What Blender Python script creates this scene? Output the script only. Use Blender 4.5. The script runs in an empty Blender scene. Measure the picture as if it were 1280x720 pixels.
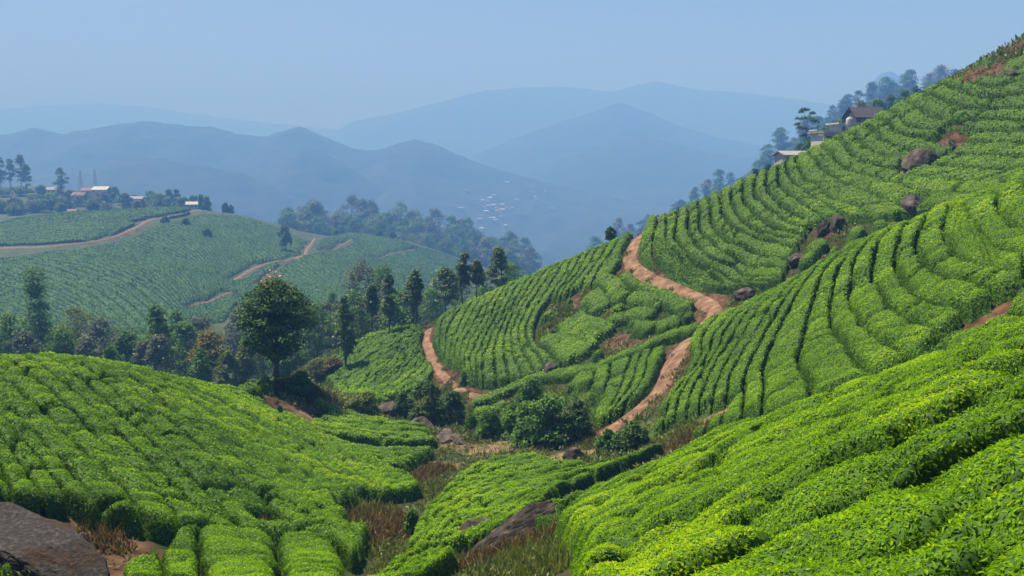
import bpy, math, random
import numpy as np
random.seed(7); rng = np.random.default_rng(11)
SC = bpy.context.scene; COL = SC.collection
# ------------------------------------------------------------------ camera
F = 1110.0; PITCH = math.atan(160.0 / F)
cam = bpy.data.cameras.new('camera'); cam.sensor_width = 36.0; cam.lens = 36.0 * F / 1280.0
cam.clip_start = 0.1; cam.clip_end = 20000
co = bpy.data.objects.new('camera', cam); COL.objects.link(co)
co.location = (0, 0, 0); co.rotation_euler = (math.pi / 2 - PITCH, 0, 0); SC.camera = co
# ------------------------------------------------------------------ light
SUN_EL, SUN_AZ = 61.0, -46.0        # azimuth: degrees clockwise of straight ahead (+y)
w = bpy.data.worlds.new('World'); SC.world = w; w.use_nodes = True
nt = w.node_tree; nt.nodes.clear()
sky = nt.nodes.new('ShaderNodeTexSky'); sky.sky_type = 'NISHITA'; sky.sun_disc = False
sky.sun_elevation = math.radians(SUN_EL); sky.sun_rotation = math.radians(SUN_AZ)
sky.altitude = 1500; sky.air_density = 1.2; sky.dust_density = 1.5; sky.ozone_density = 2.0
bg = nt.nodes.new('ShaderNodeBackground'); bg.inputs['Strength'].default_value = 0.045
wo = nt.nodes.new('ShaderNodeOutputWorld')
nt.links.new(sky.outputs[0], bg.inputs[0]); nt.links.new(bg.outputs[0], wo.inputs[0])
sun = bpy.data.lights.new('sun', 'SUN'); sun.energy = 5.0; sun.angle = math.radians(0.6); sun.color = (1.0, 0.95, 0.86)
so = bpy.data.objects.new('sun', sun); COL.objects.link(so)
so.rotation_euler = (math.pi / 2 - math.radians(SUN_EL), 0, math.pi - math.radians(SUN_AZ))
SC.view_settings.view_transform = 'Standard'; SC.view_settings.look = 'None'
SC.view_settings.exposure = 1.12; SC.view_settings.gamma = 1.0; SC.view_settings.use_curve_mapping = False
cy = SC.cycles
cy.max_bounces = 6; cy.diffuse_bounces = 3; cy.glossy_bounces = 2; cy.transmission_bounces = 4; cy.volume_bounces = 2
cy.transparent_max_bounces = 4; cy.use_denoising = True; cy.sample_clamp_indirect = 4.0
HAZE_DENSITY = 0.00098; HAZE_COLOR = (0.118, 0.278, 0.72, 1); HAZE_ABS = (0.53, 0.42, 0.11, 1); HAZE_ANISO = 0.0
# ------------------------------------------------------------------ helpers
CP, SP = math.cos(PITCH), math.sin(PITCH)
def ray(px, py):
    a = (np.asarray(px, float) - 640) / F; b = (360 - np.asarray(py, float)) / F
    yy = CP + b * SP
    return np.stack([a / yy, np.ones_like(a), (-SP + b * CP) / yy], -1)
def at(px, py, Y):
    return ray(px, py) * np.asarray(Y, float)[..., None]
def hash2(ix, iy, s=0):
    h = (ix.astype(np.int64) * 374761393 + iy.astype(np.int64) * 668265263 + s * 982451653) & 0x7fffffff
    h = ((h ^ (h >> 13)) * 1274126177) & 0x7fffffff
    return ((h ^ (h >> 16)) & 0xffff) / 65535.0
def noise2(x, y, s=0):
    x0 = np.floor(x); y0 = np.floor(y); fx = x - x0; fy = y - y0
    fx = fx * fx * (3 - 2 * fx); fy = fy * fy * (3 - 2 * fy)
    a = hash2(x0, y0, s); b = hash2(x0 + 1, y0, s); c = hash2(x0, y0 + 1, s); d = hash2(x0 + 1, y0 + 1, s)
    return (a * (1 - fx) + b * fx) * (1 - fy) + (c * (1 - fx) + d * fx) * fy
def fbm(x, y, o=4, s=0):
    v = 0; a = 0.5
    for i in range(o):
        v = v + a * (noise2(x, y, s + i) - 0.5) * 2; x = x * 2.03; y = y * 2.03; a *= 0.5
    return v
def sstep(a, b, x):
    t = np.clip((x - a) / (b - a), 0, 1); return t * t * (3 - 2 * t)
class TPS:
    def __init__(s, P, reg=0.02):
        P = np.array(P, float); s.c = P[:, :2]; n = len(P); s.sc = 50.0
        c = s.c / s.sc
        A = np.zeros((n + 3, n + 3)); r2 = ((c[:, None] - c[None]) ** 2).sum(-1)
        A[:n, :n] = s.k(r2) + np.eye(n) * reg; A[:n, n] = 1; A[:n, n + 1:] = c; A[n:, :n] = A[:n, n:].T
        s.w = np.linalg.solve(A, np.r_[P[:, 2], 0, 0, 0])
    @staticmethod
    def k(r2): return r2 * np.log(r2 + 1e-12) * 0.5
    def __call__(s, x, y):
        sh = np.shape(x); q = np.stack([np.ravel(x), np.ravel(y)], -1) / s.sc; c = s.c / s.sc; out = np.empty(len(q)); n = len(c)
        for i in range(0, len(q), 40000):
            b = q[i:i + 40000]; r2 = (b[:, :1] - c[:, 0]) ** 2 + (b[:, 1:] - c[:, 1]) ** 2
            out[i:i + 40000] = s.k(r2) @ s.w[:n] + s.w[n] + b @ s.w[n + 1:]
        return out.reshape(sh)
class Grid:
    def __init__(s, fn, x0, x1, y0, y1, st):
        s.x0, s.y0, s.st = x0, y0, st; xs = np.arange(x0, x1 + st, st); ys = np.arange(y0, y1 + st, st)
        s.X, s.Y = np.meshgrid(xs, ys); s.Z = fn(s.X, s.Y)
    def __call__(s, x, y):
        u = np.clip((np.asarray(x) - s.x0) / s.st, 0, s.Z.shape[1] - 1.001); v = np.clip((np.asarray(y) - s.y0) / s.st, 0, s.Z.shape[0] - 1.001)
        i = u.astype(int); j = v.astype(int); fu = u - i; fv = v - j; Z = s.Z
        return (Z[j, i] * (1 - fu) + Z[j, i + 1] * fu) * (1 - fv) + (Z[j + 1, i] * (1 - fu) + Z[j + 1, i + 1] * fu) * fv
def hit(fn, px, py, y0, y1, n=260, off=0.0):
    """where the line of sight first meets the height field between depths y0 and y1"""
    d = ray(np.atleast_1d(px), np.atleast_1d(py)); Y = np.geomspace(y0, y1, n)
    P = d[:, None, :] * Y[None, :, None]
    g = P[..., 2] - (fn(P[..., 0], P[..., 1]) + off); out = np.zeros((len(d), 3))
    for k in range(len(d)):
        s = np.where((g[k, :-1] > 0) & (g[k, 1:] <= 0))[0]
        if len(s):
            i = s[0]; t = g[k, i] / (g[k, i] - g[k, i + 1] + 1e-12); yy = Y[i] + (Y[i + 1] - Y[i]) * t
        else: yy = Y[np.argmin(np.abs(g[k]))]
        out[k] = d[k] * yy
    return out
def resample(P, n):
    P = np.asarray(P, float)
    # smooth Catmull-like densify then arc-length resample
    if len(P) > 2:
        t = np.r_[0, np.cumsum(np.linalg.norm(np.diff(P, axis=0), axis=1) ** 0.5)]
        m = np.gradient(P, t, axis=0); Q = []
        for i in range(len(P) - 1):
            u = np.linspace(0, 1, 12, endpoint=False)[:, None]; h = t[i + 1] - t[i]
            Q.append((2*u**3-3*u**2+1)*P[i] + (u**3-2*u**2+u)*h*m[i] + (-2*u**3+3*u**2)*P[i+1] + (u**3-u**2)*h*m[i+1])
        P = np.vstack(Q + [P[-1:]])
    L = np.r_[0, np.cumsum(np.linalg.norm(np.diff(P, axis=0), axis=1))]
    tt = np.linspace(0, L[-1], n)
    return np.stack([np.interp(tt, L, P[:, k]) for k in range(P.shape[1])], -1)
def mesh_obj(name, V, quads=None, tris=None, mats=(), midx=None, attrs=None, smooth=False, parent=None, link=True):
    me = bpy.data.meshes.new(name)
    V = np.asarray(V, np.float32)
    q = np.zeros((0, 4), np.int32) if quads is None or len(quads) == 0 else np.asarray(quads, np.int32)
    t = np.zeros((0, 3), np.int32) if tris is None or len(tris) == 0 else np.asarray(tris, np.int32)
    me.vertices.add(len(V)); me.vertices.foreach_set('co', V.ravel())
    loops = np.concatenate([q.ravel(), t.ravel()]).astype(np.int32)
    me.loops.add(len(loops)); me.loops.foreach_set('vertex_index', loops)
    st = np.concatenate([np.arange(len(q)) * 4, len(q) * 4 + np.arange(len(t)) * 3]).astype(np.int32)
    tot = np.concatenate([np.full(len(q), 4), np.full(len(t), 3)]).astype(np.int32)
    me.polygons.add(len(st)); me.polygons.foreach_set('loop_start', st); me.polygons.foreach_set('loop_total', tot)
    for m in mats: me.materials.append(m)
    if midx is not None: me.polygons.foreach_set('material_index', np.asarray(midx, np.int32))
    if smooth is not False:
        sm = np.ones(len(st), bool) if smooth is True else np.asarray(smooth, bool)
        me.polygons.foreach_set('use_smooth', sm)
    else: me.polygons.foreach_set('use_smooth', np.zeros(len(st), bool))
    if attrs:
        for k, v in attrs.items():
            a = me.attributes.new(k, 'FLOAT', 'POINT'); a.data.foreach_set('value', np.asarray(v, np.float32))
    me.update(calc_edges=True)
    o = bpy.data.objects.new(name, me)
    if link: COL.objects.link(o)
    if parent is not None: o.parent = parent
    return o
def tag(o, label=None, cat=None, group=None, kind=None):
    if label: o['label'] = label
    if cat: o['category'] = cat
    if group: o['group'] = group
    if kind: o['kind'] = kind
    return o
def empty(name, loc, label, cat, group=None, rz=0.0):
    o = bpy.data.objects.new(name, None); COL.objects.link(o); o.location = loc; o.rotation_euler = (0, 0, rz); o.empty_display_size = 0.2
    return tag(o, label, cat, group)
ORD = ['first','second','third','fourth','fifth','sixth','seventh','eighth','ninth','tenth','eleventh','twelfth','thirteenth','fourteenth','fifteenth','sixteenth','seventeenth','eighteenth','nineteenth','twentieth']
ORD += ['twenty-' + o for o in ORD[:9]] + ['thirtieth'] + ['thirty-' + o for o in ORD[:9]] + ['fortieth'] + ['forty-' + o for o in ORD[:9]] + ['fiftieth'] + ['fifty-' + o for o in ORD[:9]]
# ------------------------------------------------------------------ materials
def mat(name):
    m = bpy.data.materials.new(name); m.use_nodes = True; n = m.node_tree; n.nodes.clear()
    out = n.nodes.new('ShaderNodeOutputMaterial'); return m, n, out
def N(n, typ, **kw):
    x = n.nodes.new(typ)
    for k, v in kw.items():
        if k in x.inputs: x.inputs[k].default_value = v
        else: setattr(x, k, v)
    return x
def ramp(n, fac, stops):
    r = n.nodes.new('ShaderNodeValToRGB'); e = r.color_ramp.elements
    while len(e) < len(stops): e.new(0.5)
    for i, (p, c) in enumerate(stops): e[i].position = p; e[i].color = (*c, 1)
    if fac is not None: n.links.new(fac, r.inputs[0])
    return r
def leafmat(name, stops, rough=0.42, trans=0.3, spec=0.35, tcol=(1.25, 1.2, 0.55), attr='tone', noise_amt=0.0):
    m, n, out = mat(name)
    at_ = N(n, 'ShaderNodeAttribute', attribute_name=attr)
    r = ramp(n, at_.outputs['Fac'], stops)
    p = N(n, 'ShaderNodeBsdfPrincipled'); p.inputs['Roughness'].default_value = rough; p.inputs['Specular IOR Level'].default_value = spec
    n.links.new(r.outputs[0], p.inputs['Base Color'])
    tr = N(n, 'ShaderNodeBsdfTranslucent')
    mul = N(n, 'ShaderNodeMix', data_type='RGBA', blend_type='MULTIPLY'); mul.inputs[0].default_value = 1.0; mul.inputs[7].default_value = (*tcol, 1)
    n.links.new(r.outputs[0], mul.inputs[6]); n.links.new(mul.outputs[2], tr.inputs[0])
    mx = N(n, 'ShaderNodeMixShader'); mx.inputs[0].default_value = trans
    n.links.new(p.outputs[0], mx.inputs[1]); n.links.new(tr.outputs[0], mx.inputs[2]); n.links.new(mx.outputs[0], out.inputs[0])
    return m
def plainmat(name, c0, c1, scale=3.0, rough=0.85, bump=0.3, detail=6, coord='Object', spec=0.3, c2=None, dist=0.05, crack=0.0):
    m, n, out = mat(name)
    tc = N(n, 'ShaderNodeTexCoord'); no = N(n, 'ShaderNodeTexNoise'); no.inputs['Scale'].default_value = scale; no.inputs['Detail'].default_value = detail
    n.links.new(tc.outputs[coord], no.inputs['Vector'])
    st = [(0.3, c0), (0.7, c1)] if c2 is None else [(0.28, c0), (0.5, c1), (0.72, c2)]
    r = ramp(n, no.outputs[0], st)
    p = N(n, 'ShaderNodeBsdfPrincipled'); p.inputs['Roughness'].default_value = rough; p.inputs['Specular IOR Level'].default_value = spec
    col = r.outputs[0]
    if crack:
        v = N(n, 'ShaderNodeTexVoronoi', feature='DISTANCE_TO_EDGE'); v.inputs['Scale'].default_value = crack; wn = N(n, 'ShaderNodeVectorMath', operation='ADD'); n.links.new(tc.outputs[coord], wn.inputs[0]); n.links.new(no.outputs[1], wn.inputs[1]); n.links.new(wn.outputs[0], v.inputs['Vector'])
        cr = ramp(n, v.outputs['Distance'], [(0.0, (0.12, 0.11, 0.10)), (0.05, (1, 1, 1))]); mx = N(n, 'ShaderNodeMix', data_type='RGBA', blend_type='MULTIPLY'); mx.inputs[0].default_value = 0.8
        n.links.new(col, mx.inputs[6]); n.links.new(cr.outputs[0], mx.inputs[7]); col = mx.outputs[2]
    n.links.new(col, p.inputs['Base Color'])
    if bump:
        b = N(n, 'ShaderNodeBump'); b.inputs['Strength'].default_value = bump; b.inputs['Distance'].default_value = dist
        n.links.new(no.outputs[0], b.inputs['Height']); n.links.new(b.outputs[0], p.inputs['Normal'])
    n.links.new(p.outputs[0], out.inputs[0]); return m
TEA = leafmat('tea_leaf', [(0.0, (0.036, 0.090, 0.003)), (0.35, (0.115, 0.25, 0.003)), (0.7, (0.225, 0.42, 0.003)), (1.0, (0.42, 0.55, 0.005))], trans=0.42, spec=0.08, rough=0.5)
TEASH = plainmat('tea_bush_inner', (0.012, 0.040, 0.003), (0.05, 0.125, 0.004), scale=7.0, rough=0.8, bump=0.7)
FARTEA = plainmat('far_tea', (0.015, 0.055, 0.010), (0.04, 0.12, 0.015), scale=0.9, rough=0.85, bump=0.6, detail=8)
BARK = plainmat('bark', (0.05, 0.04, 0.03), (0.13, 0.105, 0.08), scale=4, bump=0.6)
DARKROCK = plainmat('dark_rock', (0.010, 0.009, 0.008), (0.034, 0.027, 0.022), scale=3.2, rough=0.9, bump=1.0, detail=12, c2=(0.11, 0.085, 0.068), crack=0.9)
ROCK = plainmat('granite', (0.022, 0.017, 0.015), (0.075, 0.058, 0.050), scale=1.6, rough=0.9, bump=0.9, detail=12, c2=(0.17, 0.14, 0.125), crack=1.1)
DIRT = plainmat('path_dirt', (0.085, 0.046, 0.028), (0.165, 0.095, 0.058), scale=1.3, rough=0.95, bump=0.8, detail=12, c2=(0.29, 0.19, 0.125))
def ground_mat():
    m, n, out = mat('hill_ground')
    tc = N(n, 'ShaderNodeTexCoord'); no = N(n, 'ShaderNodeTexNoise'); no.inputs['Scale'].default_value = 1.3; no.inputs['Detail'].default_value = 9
    n.links.new(tc.outputs['Object'], no.inputs['Vector'])
    base = ramp(n, no.outputs[0], [(0.32, (0.014, 0.028, 0.007)), (0.5, (0.03, 0.045, 0.012)), (0.68, (0.055, 0.034, 0.019))])
    soil = ramp(n, no.outputs[0], [(0.3, (0.03, 0.016, 0.010)), (0.5, (0.075, 0.040, 0.025)), (0.72, (0.15, 0.088, 0.055))])
    dry = ramp(n, no.outputs[0], [(0.3, (0.05, 0.06, 0.02)), (0.5, (0.13, 0.095, 0.05)), (0.72, (0.27, 0.20, 0.125))])
    wild = ramp(n, no.outputs[0], [(0.3, (0.022, 0.045, 0.008)), (0.5, (0.05, 0.085, 0.014)), (0.7, (0.11, 0.10, 0.035))])
    last = base.outputs[0]
    for nm, r in (('wild', wild), ('soil', soil), ('dry', dry)):
        a = N(n, 'ShaderNodeAttribute', attribute_name=nm); mx = N(n, 'ShaderNodeMix', data_type='RGBA')
        n.links.new(a.outputs['Fac'], mx.inputs[0]); n.links.new(last, mx.inputs[6]); n.links.new(r.outputs[0], mx.inputs[7]); last = mx.outputs[2]
    p = N(n, 'ShaderNodeBsdfPrincipled'); p.inputs['Roughness'].default_value = 0.95; p.inputs['Specular IOR Level'].default_value = 0.1
    n.links.new(last, p.inputs['Base Color'])
    b = N(n, 'ShaderNodeBump'); b.inputs['Strength'].default_value = 0.8; b.inputs['Distance'].default_value = 0.12
    n.links.new(no.outputs[0], b.inputs['Height']); n.links.new(b.outputs[0], p.inputs['Normal'])
    n.links.new(p.outputs[0], out.inputs[0]); return m
GROUND = ground_mat()
# ------------------------------------------------------------------ near terrain: canopy surface S, ground G = S - HC
HC = 0.85
PIX = [
 # near right slope
 (1280,720,4.5),(1000,720,6.4),(850,720,8.6),(1280,560,6.9),(1100,600,8.7),(1280,470,9.6),(1100,520,12.6),(960,620,11.0),(1290,385,15),(1200,408,18),(1100,440,21.5),(1000,478,25),
 (940,505,26.5),(890,522,27.5),(960,560,16.5),(860,620,14.5),(750,690,12.5),(700,720,12.0),(780,620,20),(700,660,19),(820,565,29),(1180,470,13.5),
 # right ridge with its lower edge and crest
 (1280,383,30),(1200,410,32),(1100,437,34.5),(1000,468,39),(900,520,46),(820,526,51),(870,500,49.5),(1280,217,46),(1200,240,49),(1130,263,52),(1075,290,54),(1020,318,56),(940,362,60),(870,402,61),
 (1100,350,42),(950,430,49),(1200,320,38.5),(1280,300,37.5),(1030,400,45),(880,450,56),
 # steep upper slope
 (1280,30,84),(1240,58,85),(1200,86,86),(1150,114,87),(1100,140,88),(1050,165,89),(1000,190,90),(950,214,91),(900,237,92),(850,262,93),(810,283,94),
 (1280,120,74),(1200,180,74),(1100,210,77),(1000,250,78),(900,300,80.5),(930,340,74),(860,335,80),(1050,250,72),(1200,230,66.5),(1280,205,63.5),(1130,258,67),(1020,300,68.5),(960,345,69.5),
 (920,366,69),(890,383,67),
 # middle slope
 (770,297,96),(740,311,97),(715,322,98),(685,334,99),(657,346,100),(625,360,101),(598,371,102),(570,385,102.7),(552,394,103),(700,380,86),(620,420,89),(600,470,79),(560,445,88),(680,450,75),(800,360,80),(780,410,73.5),(860,388,70.5),
 (740,350,88),(660,385,91),
 (700,470,70.5),(640,490,72.5),(760,470,64.5),(820,440,63.5),(760,515,57.5),(700,500,63.5),(600,512,71),(790,508,56),(745,543,52),
 # valley floor
 (700,572,46.5),(640,560,51),(560,562,55),(540,610,42),(470,650,33),(480,710,26.5),(430,590,45),(600,640,33),(700,620,29),(760,575,42),(640,600,40),(580,680,26),(650,690,20),
 # left hill
 (100,443,40),(0,446,38),(-120,470,32),(200,454,46),(150,446,42),(280,457,60),(240,458,53),(345,470,70),(100,560,27),(200,650,23),(60,640,21),(300,550,38),(350,620,31),(400,668,27.5),(250,500,43),(250,715,20.5),
 (0,700,16.5),(325,515,56),(392,524,61),(460,530,60),(530,540,59),(430,490,78),(500,500,75),(420,560,52),
 # back slope left of the path
 (430,467,92),(480,440,97),(540,400,111),(470,410,112),(400,440,108),(550,460,84),(500,470,88),(520,425,100),
]
XYZ = [(13,22,-5.9),(10.8,27.5,-8.6),(9.6,31.5,-10.4),(8,35,-12.3),(30,54,-4.2),(25.5,59,-6.4),(21.3,62.5,-8.8),(17.5,65.5,-11.2),
 (58,100,6),(50,102,4),(42,104,0),(33,106,-5),(24,108,-9),(17,110,-13),(13,118,-19),(7,114,-17),(0,114,-19),(-5,116,-22),
 (-10,130,-27),(-20,130,-29),(2,130,-27),(20,140,-22),(45,140,-8),(70,140,0),(35,165,-5),(-10,160,-34),
 (-25,50,-13),(-23,68,-21),(-30,60,-18),(-35,45,-12),(-28,90,-28),(-45,80,-27),(-40,110,-32),(-60,110,-33),(-30,130,-34),(-60,140,-36),(-90,120,-33),(-90,70,-22),(-70,40,-12),
 (60,84,17),(75,70,20),(45,45,8),(36,42,3.4),(34,30,5.0),(20,15,2.6),(24,24,1.0),(12,5,1.8),(6,0,-0.2),(0,0,-2.0),(-6,0,-3.6),(-15,6,-5.6),(-25,16,-6.5),(-40,30,-8.5),(0,-12,-1.0),(-20,-12,-5),(18,-12,3),(-3,12,-6.6),(-8,11,-6.6),(60,40,12),(-100,160,-38),(90,160,4),(90,100,14)]
PTS = [tuple(at(a, b, c)) for a, b, c in PIX] + XYZ
SG = Grid(TPS(PTS), -105, 95, -14, 166, 0.3)
GX, GY = SG.X, SG.Y
def polyline_dist(X, Y, P):
    """signed distance (positive left of travel), arc fraction"""
    best = np.full(X.shape, 1e9); sg = np.zeros(X.shape); fr = np.zeros(X.shape)
    for i in range(len(P) - 1):
        a, b = P[i, :2], P[i + 1, :2]; d = b - a; L2 = (d ** 2).sum() + 1e-9
        t = np.clip(((X - a[0]) * d[0] + (Y - a[1]) * d[1]) / L2, 0, 1)
        dx = X - a[0] - t * d[0]; dy = Y - a[1] - t * d[1]; r = np.hypot(dx, dy); m = r < best
        best = np.where(m, r, best); fr = np.where(m, (i + t) / (len(P) - 1), fr); sg = np.where(m, np.sign(d[0] * dy - d[1] * dx), sg)
    return best, sg, fr
PATH1 = hit(SG, [803, 795, 788, 790, 803, 828, 855, 880, 893], [285, 302, 316, 332, 344, 356, 367, 379, 391], 60, 98, off=-HC)
PATH1B = hit(SG, [862, 846, 836, 822, 800, 770, 738], [424, 442, 468, 490, 510, 532, 553], 45, 72, off=-HC)
PATH1 = np.vstack([PATH1, (PATH1[-1:] + PATH1B[:1]) / 2, PATH1B])
PATH2 = hit(SG, [536, 533, 537, 546, 560, 578, 600], [412, 426, 442, 458, 476, 490, 497], 70, 104, off=-HC)
P1 = resample(PATH1[:, :2], 90); P2 = resample(PATH2[:, :2], 50)
SOIL = np.zeros(GX.shape); DRY = np.zeros(GX.shape); WILD = np.zeros(GX.shape); CLEAR = np.zeros(GX.shape)
wob = fbm(GX * 0.9, GY * 0.9, 3, 5)
# cut banks on the uphill side of the paths
for P, side, up, hw, seg in ((P1[:46], 1, 1.7, 0.95, 0), (P2, 1, 1.6, 0.7, 1)):
    d, s, fr = polyline_dist(GX, GY, P); sd = d * s * side; fe = sstep(0, .12, fr) * sstep(0, .15, 1 - fr)
    f = up * sstep(hw, hw + 0.9, sd) * np.exp(-np.clip(sd - hw, 0, 99) / 4.5) * (d < 18) * fe
    SG.Z += f
    SOIL = np.maximum(SOIL, ((sd > -0.2) & (sd < hw + 1.5 + wob) & (fe > .1)) * 1.0)
for P, hw in ((P1, 1.05), (P2, 0.75)):
    d, s, _ = polyline_dist(GX, GY, P); CLEAR = np.maximum(CLEAR, d < hw - 0.05 + 0.3 * wob); SOIL = np.maximum(SOIL, (d < hw + 0.35 + 0.8 * wob) * 1.0)
def spot(px, py, y0, y1, r, arr, ry=None, clear=True, wobble=0.35):
    c = hit(SG, px, py, y0, y1, off=-HC)[0]; d = np.hypot(GX - c[0], (GY - c[1]) * (r / (ry or r)))
    m = d < r * (1 + wobble * wob * 1.6); arr[m] = 1
    if clear: CLEAR[m] = 1
    return c
CUT = hit(SG, 360, 512, 56, 72, off=-HC)[0]; dx = GX - CUT[0]; dy = GY - CUT[1]
SG.Z += 0.75 * np.exp(-(dx / 2.4) ** 4) * sstep(-4.5, -2.5, dy) * (1 - sstep(1.6, 2.6, dy))
SG.Z += 2.3 * np.exp(-(dx / 3.8) ** 2) * sstep(1.6, 2.6, dy + 0.4 * wob) * np.exp(-np.clip(dy - 3, 0, 99) / 6)
spot(360, 512, 56, 72, 2.3, SOIL, 3.6); spot(376, 526, 54, 70, .8, DRY, 2.0)
spot(722, 374, 70, 95, 0.8, SOIL, 2.4); spot(772, 427, 60, 80, 1.2, SOIL); spot(790, 430, 60, 80, .8, SOIL)
spot(700, 566, 40, 52, 3.4, DRY, 1.5); spot(625, 556, 42, 58, 3.0, DRY, 1.8); spot(560, 553, 50, 60, 1.5, DRY); spot(655, 553, 42, 58, 2.2, DRY, 1.2)
spot(1245, 400, 24, 36, 2.2, SOIL, 1.4); spot(1030, 290, 60, 75, 1.2, SOIL, 1.4); spot(1000, 325, 58, 74, .7, SOIL); spot(1150, 208, 65, 85, 1.5, SOIL); spot(1140, 262, 60, 75, 1.1, SOIL)
spot(1190, 178, 66, 85, 1.2, SOIL, 2.0); spot(1215, 92, 75, 90, 1.5, SOIL, 4.5); spot(1252, 62, 75, 92, 1.3, SOIL, 4.0)
spot(470, 655, 26, 40, 1.6, DRY, 4.2); spot(545, 588, 40, 52, 1.3, DRY, 2.4); spot(520, 600, 38, 52, 1.2, DRY, 2.0); spot(600, 700, 20, 30, 2.2, DRY, 1.4); spot(640, 690, 16, 28, 1.9, DRY, 2.0); spot(690, 668, 16, 28, 1.4, DRY, 1.5)
spot(870, 545, 40, 50, 2.2, DRY, 2.2); spot(840, 548, 40, 52, 1.8, WILD, 2.0); spot(50, 690, 12, 24, 2.6, SOIL, 2.6); spot(135, 685, 14, 24, 1.0, SOIL, 1.4)
spot(480, 520, 60, 80, 3.0, WILD, 4.0); spot(540, 505, 60, 80, 3.6, WILD, 3.0); spot(670, 525, 48, 64, 4.6, WILD, 3.4); spot(600, 535, 52, 64, 3.5, WILD, 2.4); spot(790, 548, 42, 54, 2.0, WILD); spot(660, 495, 56, 70, 2.2, WILD)
spot(380, 465, 70, 105, 4.0, WILD, 6.0); spot(335, 665, 26, 36, 0.7, SOIL); spot(690, 475, 60, 76, 1.0, SOIL); spot(725, 520, 50, 66, 1.4, SOIL)
far_out = sstep(0, 1, (GY - 116) / 8) ; WILD = np.maximum(WILD, far_out); 
WILD = np.maximum(WILD, ((GX < -24) & (GY > 62)) * 1.0)
class GA(Grid):
    def __init__(s, Z): s.x0, s.y0, s.st, s.Z = SG.x0, SG.y0, SG.st, Z
def blur(a, k=1):
    for _ in range(k):
        p = np.pad(a, 1, mode='edge'); a = (p[:-2, 1:-1] + p[2:, 1:-1] + p[1:-1, :-2] + p[1:-1, 2:] + p[1:-1, 1:-1] * 2) / 6
    return a
CLEAR = blur(CLEAR * 1.0, 2); SOIL = blur(SOIL, 1); DRY = blur(DRY, 2); WILD = blur(WILD, 3)
gCLEAR, gSOIL, gDRY, gWILD = GA(CLEAR), GA(SOIL), GA(DRY), GA(WILD)
def G(x, y): return SG(x, y) - HC
def build_ground():
    nr, na = 720, 760
    r = np.concatenate([[0.0], np.geomspace(1.5, 150, nr - 1)])
    a = np.radians(np.linspace(-62, 62, na))
    R, A = np.meshgrid(r, a, indexing='ij'); X = R * np.sin(A); Y = R * np.cos(A) - 1.5
    X = np.clip(X, -104, 94); Y = np.clip(Y, -13.5, 165)
    Z = G(X, Y) + fbm(X * 1.3, Y * 1.3, 4, 9) * 0.10
    V = np.stack([X, Y, Z], -1).reshape(-1, 3)
    i = np.arange(nr * na).reshape(nr, na); q = np.stack([i[:-1, :-1], i[:-1, 1:], i[1:, 1:], i[1:, :-1]], -1).reshape(-1, 4)[:, ::-1]
    o = mesh_obj('ground', V, q, mats=[GROUND], attrs={'soil': gSOIL(X, Y).ravel(), 'dry': gDRY(X, Y).ravel(), 'wild': gWILD(X, Y).ravel()}, smooth=True)
    tag(o, kind='structure')
build_ground()
def ribbon(name, P, width, fn, material, lift=0.07, seed=0, ns=9):
    P = resample(P[:, :2], max(20, int(len(P) * 8))); T = np.gradient(P, axis=0); T /= np.linalg.norm(T, axis=1)[:, None] + 1e-9; Nn = np.stack([-T[:, 1], T[:, 0]], -1)
    k = np.arange(len(P)); wl = width * (0.5 + 0.16 * fbm(k * 0.21, k * 0 + seed, 3, 3)); wr = width * (0.5 + 0.16 * fbm(k * 0.23, k * 0 + seed + 9, 3, 4))
    s = np.linspace(-1, 1, ns); off = np.where(s[None] < 0, s[None] * wl[:, None], s[None] * wr[:, None])
    X = P[:, :1] + Nn[:, :1] * off; Y = P[:, 1:] + Nn[:, 1:] * off
    Z = fn(X, Y) + lift * (1 - np.abs(s[None]) ** 3 * 1.3) - 0.05 * np.exp(-((np.abs(s[None]) - 0.45) / 0.2) ** 2) * (lift > 0.04)
    V = np.stack([X, Y, Z], -1).reshape(-1, 3); i = np.arange(len(V)).reshape(len(P), ns)
    q = np.stack([i[:-1, :-1], i[1:, :-1], i[1:, 1:], i[:-1, 1:]], -1).reshape(-1, 4)[:, ::-1]
    return tag(mesh_obj(name, V, q, mats=[material], smooth=True), kind='structure')
ribbon('path', PATH1, 1.5, G, DIRT, 0.14); ribbon('path', PATH2, 0.95, G, DIRT, 0.12)
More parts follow.
